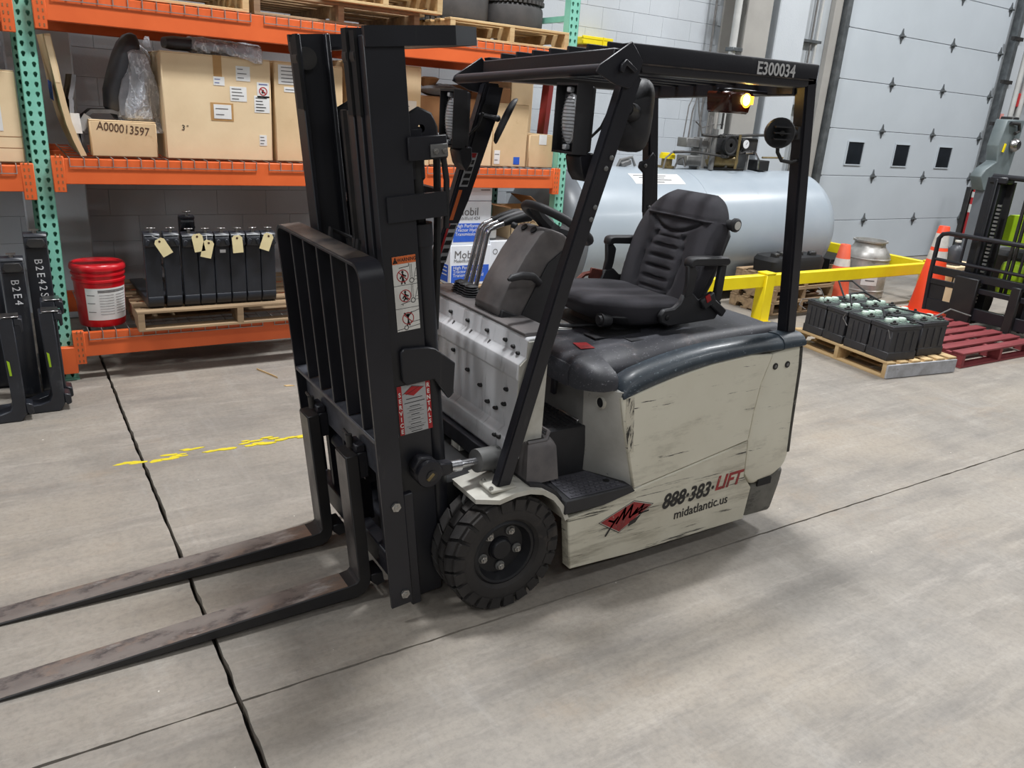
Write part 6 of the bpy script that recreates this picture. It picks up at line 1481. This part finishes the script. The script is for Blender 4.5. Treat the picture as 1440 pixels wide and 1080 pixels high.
# built with boards along x; the stringer ends face the room
obj('end_board', B().span((-.016, 0, .004), (.002, .76, .109), bev=.002), 'wood_grey', bp, smooth=0)
BA = math.radians(-8); put(bp, (5.515+.76*math.cos(BA), 3.255+.76*math.sin(BA), 0), BA+PI/2)
def battery():
    g = empty('battery', (0, 0, 0)); L, W, H = .29, .205, .27
    obj('case', B().span((-L/2, -W/2, 0), (L/2, W/2, H-.03), bev=.006), 'battery', g)
    obj('case_foot', B().span((-L/2-.004, -W/2-.004, 0), (L/2+.004, W/2+.004, .065), bev=.004), 'battery', g)
    obj('case_lip', B().span((-L/2-.005, -W/2-.005, H-.034), (L/2+.005, W/2+.005, H), bev=.004), 'battery', g)
    ld = obj('crusted_top', B().span((-L/2+.01, -W/2+.01, H), (L/2-.01, W/2-.01, H+.006), bev=.003), 'green_crust', g)
    for k in range(3):
        x = -.07+.07*k
        cp = obj('filler_cap', B().lathe([(0, .006), (.030, .006), (.031, .022), (.026, .030), (0, .030)], (x, .02, H), 'Z', 14), 'corroded', g)
    for x in (-.10, .10): obj('terminal', B().cyl((x, -.06, H+.005), (x, -.06, H+.035), .013, .010, n=10).box((x, -.06, H+.012), (.05, .035, .012), bev=.003), 'dark_metal', g)
    for y in (-.05, 0, .05): obj('case_rib', B().span((-L/2-.006, y-.003, .07), (-L/2+.001, y+.003, H-.05)), 'battery', g, smooth=0)
    for x in (-.08, 0, .08): obj('case_rib', B().span((x-.003, -W/2-.005, .07), (x+.003, -W/2+.001, H-.05)), 'battery', g, smooth=0)
    return g
b0 = battery(); firstb = True
rot = MX.Rotation(BA, 4, 'Z')
names = [('nearest', 'front'), ('second', 'front'), ('third', 'front'), ('farthest', 'front')]
for i in range(4):
    for j in range(2):
        x = (.175 if j == 0 else .525)+(.02 if i == 0 and j else 0); y = .14+.228*i+(.05 if j else 0)
        p = rot @ V((x, y, .1275))+V((5.515, 3.255, 0))
        lab = 'black battery with greenish caps, %s of the %s row on the pallet' % (('nearest', 'second nearest', 'third nearest', 'farthest')[i], 'left' if j == 0 else 'right')
        rz_ = BA+(.03 if (i+j) % 2 else -.015)
        o = b0 if firstb else dup(b0, p, rz_, lab, 'battery', 'batteries on the pallet')
        if firstb: put(o, p, rz_); tagp(o, lab, 'battery', 'batteries on the pallet'); firstb = False
def wire(pts, r=.006, lab='', m='cable'):
    P = [rot @ V(p)+V((5.515, 3.255, 0)) for p in pts]
    o = obj('battery_cable', B().tube(P, r, 6), m); tagp(o, lab, 'cable', 'loose cables on the batteries')
wire([(.10, .20, .43), (.18, .30, .47), (.30, .32, .47), (.45, .22, .45), (.55, .15, .435)], .008, 'black cable looped across the two nearest batteries')
wire([(.12, .55, .43), (.20, .66, .50), (.40, .70, .50), (.52, .62, .435)], .008, 'black cable arched over the middle batteries')
wire([(.30, .80, .43), (.36, .95, .54), (.55, .98, .53), (.62, .82, .435)], .008, 'black cable arched over the farthest batteries')
wire([(.50, .10, .43), (.66, .08, .50), (.76, .02, .47), (.80, .0, .46)], .006, 'grey cable reaching off the near right battery', 'cable_grey')
wire([(.035, .10, .40), (.028, .08, .36), (.030, .05, .30)], .004, 'thin grey lead hanging on the nearest left battery', 'cable_grey')
wire([(.030, .50, .40), (.022, .52, .34), (.026, .47, .29)], .004, 'thin grey lead hanging on the third left battery', 'cable_grey')
wire([(.04, .86, .42), (-.04, .93, .40), (-.09, .90, .36), (-.05, .86, .33)], .004, 'thin grey lead sticking out of the farthest left battery', 'cable_grey')
wire([(.08, .80, .43), (.05, .83, .50), (.03, .85, .52)], .004, 'thin upright lead on the farthest left battery', 'cable_grey')
# ---- red pallet
rp_ = pallet('red-painted pallet under the parked forklift at the right edge', 1.155, 1.02, 'wood_red', nb=7, bw=.10); put(rp_, (6.425, 3.175, 0), -.015)

# ================================================================ PARKED FORKLIFT AT THE RIGHT EDGE
F2 = empty('forklift', (8.4, 3.7, 0), 'lime green and black forklift half seen at the right edge', 'forklift')
def g2(n_, b, m, par=None, **k): return obj(n_, b, m, par or F2, **k)
X = 7.66; y0, y1 = 3.22, 4.30
bk2 = g2('load_backrest', B().tube([(X, y1-.02, .14), (X, y1, .50), (X, y1, .84), (X, y1-.03, .885), (X, y1-.09, .90), (X, y0+.09, .90), (X, y0+.03, .885), (X, y0, .84), (X, y0, .14)], .022, 8), 'black_paint')
g2('backrest_bar', B().cyl((X, y0, .642), (X, y1, .642), .016, n=8), 'black_paint', bk2)
for y in (4.04, 3.50): g2('backrest_bar', B().cyl((X, y, .642), (X, y, .90), .012, n=8), 'black_paint', bk2)
for z0, z1 in ((.50, .575), (.40, .45), (.145, .26)): g2('carriage_bar', B().span((X-.01, y0, z0), (X+.04, y1, z1), bev=.005), 'black_paint')
for ya, yb in ((3.80, 4.02), (3.42, 3.50)): g2('fork_shank', B().span((X-.06, ya, .11), (X-.01, yb, .535), bev=.006), 'fork_black')
g2('carriage_plate', B().span((X+.0, 4.02, .14), (X+.03, 4.28, .44), bev=.004), 'black_paint'); g2('note_plate', B().span((X-.002, 4.02, .26), (X+.001, 4.12, .43)), 'card_light', smooth=0)
for ya in (3.36, 3.90):
    g2('mast_rail', B().span((X+.08, ya, .12), (X+.22, ya+.13, 1.45), bev=.006).span((X+.05, ya+.02, .12), (X+.09, ya+.05, 1.44), bev=.004), 'black_mast')
g2('mast_crossbar', B().cyl((X+.1, 3.30, 1.46), (X+.1, 3.99, 1.46), .025, n=12).span((X+.06, 3.84, 1.40), (X+.20, 4.0, 1.46), bev=.01), 'black_mast')
for k, y in enumerate((3.62, 3.66)):
    g2('lift_chain', B().span((X+.12, y, .4), (X+.14, y+.025, 1.4)), 'dark_metal', smooth=0)
ch = B()
for k in range(26): ch.span((X+.06, 3.835, .30+.036*k), (X+.075, 3.87, .318+.036*k))
g2('chain_links', ch, 'grey_metal', smooth=0, kind='stuff')
g2('mast_backplate', B().span((X+.20, 3.83, .12), (X+.22, 3.92, 1.42)), 'dark', smooth=0)
g2('lime_cowl', B().loft([[V((x, y, z)) for y, z in ((3.1, .83), (3.90, .83), (3.93, 1.0), (3.92, 1.08), (3.88, 1.12), (3.1, 1.14))] for x in (X+.36, X+1.4)]), 'lime', smooth=0)
g2('lime_body', B().span((X+.40, 3.62, .36), (X+.60, 3.88, .69), bev=.05, seg=2), 'lime')
g2('lime_panel', B().span((X+.60, 3.1, .30), (X+1.6, 4.15, .76), bev=.05), 'dark_metal')
g2('white_plate', B().span((X+.40, 3.50, .77), (X+.41, 3.60, .88)).span((X+.40, 3.36, .74), (X+.41, 3.46, .86)), 'paper', smooth=0)
g2('hose_bundle', B().tube([(X+.2, 3.62, 1.42), (X+.26, 3.56, 1.25), (X+.25, 3.58, 1.1), (X+.3, 3.52, .95)], .03, 8).tube([(X+.2, 3.5, 1.3), (X+.28, 3.42, 1.2), (X+.22, 3.5, 1.12)], .022, 8), 'cable')
g2('guard_pillar', B().tube([(X+.9, 3.78, .8), (X+.95, 3.76, 1.45), (X+1.2, 3.72, 2.1)], .035, 8), 'black_paint')
g2('overhead_guard', B().tube([(X+1.2, 3.72, 2.1), (X+2.0, 3.70, 2.12)], .04, 8).tube([(X+1.2, 3.72, 2.1), (X+1.2, 2.8, 2.1)], .04, 8), 'black_paint')
for y in (3.30, 4.05): g2('drive_wheel', B().lathe([(.06, 0), (.20, 0), (.225, .03), (.225, .15), (.20, .18), (.06, .18)], (X+.62, y, .225), 'Y', 28), 'rubber')
# grey lifting stand behind the parked forklift
gc = empty('lifting_stand', (10.2, 5.25, 0), 'grey-green lifting stand with round lamp behind the parked forklift', 'machine')
obj('stand_column', B().span((10.00, 5.18, 0), (10.13, 5.32, 1.22), bev=.008), 'tank_dark', gc)
obj('stand_base', B().span((9.85, 5.0, 0), (10.6, 5.5, .06), bev=.01), 'tank_dark', gc)
obj('stand_head', B().prism([(9.83, 1.36), (9.90, 1.45), (10.10, 1.54), (10.04, 1.72), (10.10, 2.02), (10.50, 2.03), (10.42, 1.20), (9.95, 1.20)], 5.20, 5.34, 'Y', bev=.01), 'stand_grey', gc)
obj('stand_post', B().span((10.40, 5.30, 0), (10.55, 5.45, 2.06), bev=.008), 'dark_metal', gc)
obj('stand_hook', B().tube([(10.15, 5.18, 1.98), (10.32, 5.17, 1.98), (10.36, 5.17, 1.90), (10.28, 5.17, 1.87)], .02, 8), 'dark_metal', gc)
obj('round_lamp', B().lathe([(0, -.05), (.05, -.045), (.075, -.015), (.08, .02), (0, .03)], (10.35, 5.17, 1.74), 'Y', 20), 'bare_steel', gc)
obj('yellow_tag', B().box((10.16, 5.19, 1.70), (.03, .012, .10), (0, .2, 0)), 'yellow', gc, smooth=0)
# jug, boxes and extinguisher by the door frame
tb = empty('storage_shelf', (8.95, 4.8, 0), 'low beige shelf standing behind the parked forklift', 'shelf')
obj('shelf_top', B().span((8.70, 4.62, .40), (9.3, 5.05, .44), bev=.004), 'card_light', tb)
for x in (8.72, 9.23):
    for y in (4.64, 4.98): obj('shelf_leg', B().span((x, y, 0), (x+.05, y+.05, .40)), 'card_light', tb, smooth=0)
obj('shelf_back', B().span((8.715, 4.64, .20), (8.745, 5.03, .40)), 'card_light', tb, smooth=0)
for k, y in enumerate((4.92, 4.75)):
    j = empty('water_jug', (8.86, y, .441), ('clear blue-grey jug on the beige shelf, nearer the door', 'darker jug on the beige shelf, nearer the mast')[k], 'jug')
    obj('jug_body', B().lathe([(0, 0), (.075, 0), (.08, .02), (.08, .16), (.06, .20), (.03, .22), (.03, .25), (0, .25)], (8.86, y, .441), 'Z', 24), 'bluejug' if k == 0 else 'foam', j)
    obj('jug_cap', B().lathe([(0, .25), (.033, .25), (.033, .27), (0, .27)], (8.86, y, .441), 'Z', 16), 'white', j)
ex = empty('fire_extinguisher', (12.35, 6.5, .0), 'red fire extinguisher with white label hung on a post beside the door', 'extinguisher')
c = (12.35, 6.50, .40)
obj('bottle', B().lathe([(0, 0), (.085, 0), (.09, .02), (.09, .62), (.07, .70), (.03, .73), (.03, .78), (0, .78)], c, 'Z', 22), 'ext_red', ex)
for z0, z1 in ((.34, .46), (.56, .64)): obj('bottle_label', B().lathe([(.0912, z0), (.0912, z1)], c, 'Z', 22), 'white', ex)
obj('valve', B().box((12.35, 6.5, 1.20), (.05, .05, .06), bev=.01).box((12.32, 6.47, 1.24), (.16, .03, .02), (0, .3, .4), bev=.004), 'dark_metal', ex)
obj('hose', B().tube([(12.35, 6.48, 1.18), (12.28, 6.42, 1.13), (12.25, 6.4, .9), (12.26, 6.4, .65)], .014, 8), 'cable', ex)
obj('stand', B().span((12.30, 6.60, 0), (12.40, 6.68, 1.1), bev=.005), 'dark_metal', ex)
obj('stand_foot', B().span((12.15, 6.4, 0), (12.55, 6.75, .03)), 'dark_metal', ex, smooth=0)
sb2 = empty('alarm_strobe', (13.7, 6.95, 2.4), 'red alarm box with clear dome on the wall at the right edge', 'alarm')
obj('alarm_box', B().span((13.50, 6.90, 2.30), (13.75, 6.999, 2.50), bev=.01), 'ext_red', sb2); obj('dome', B().ball((13.80, 6.92, 2.46), (.12, .07, .12), 14, 10), 'lens', sb2)
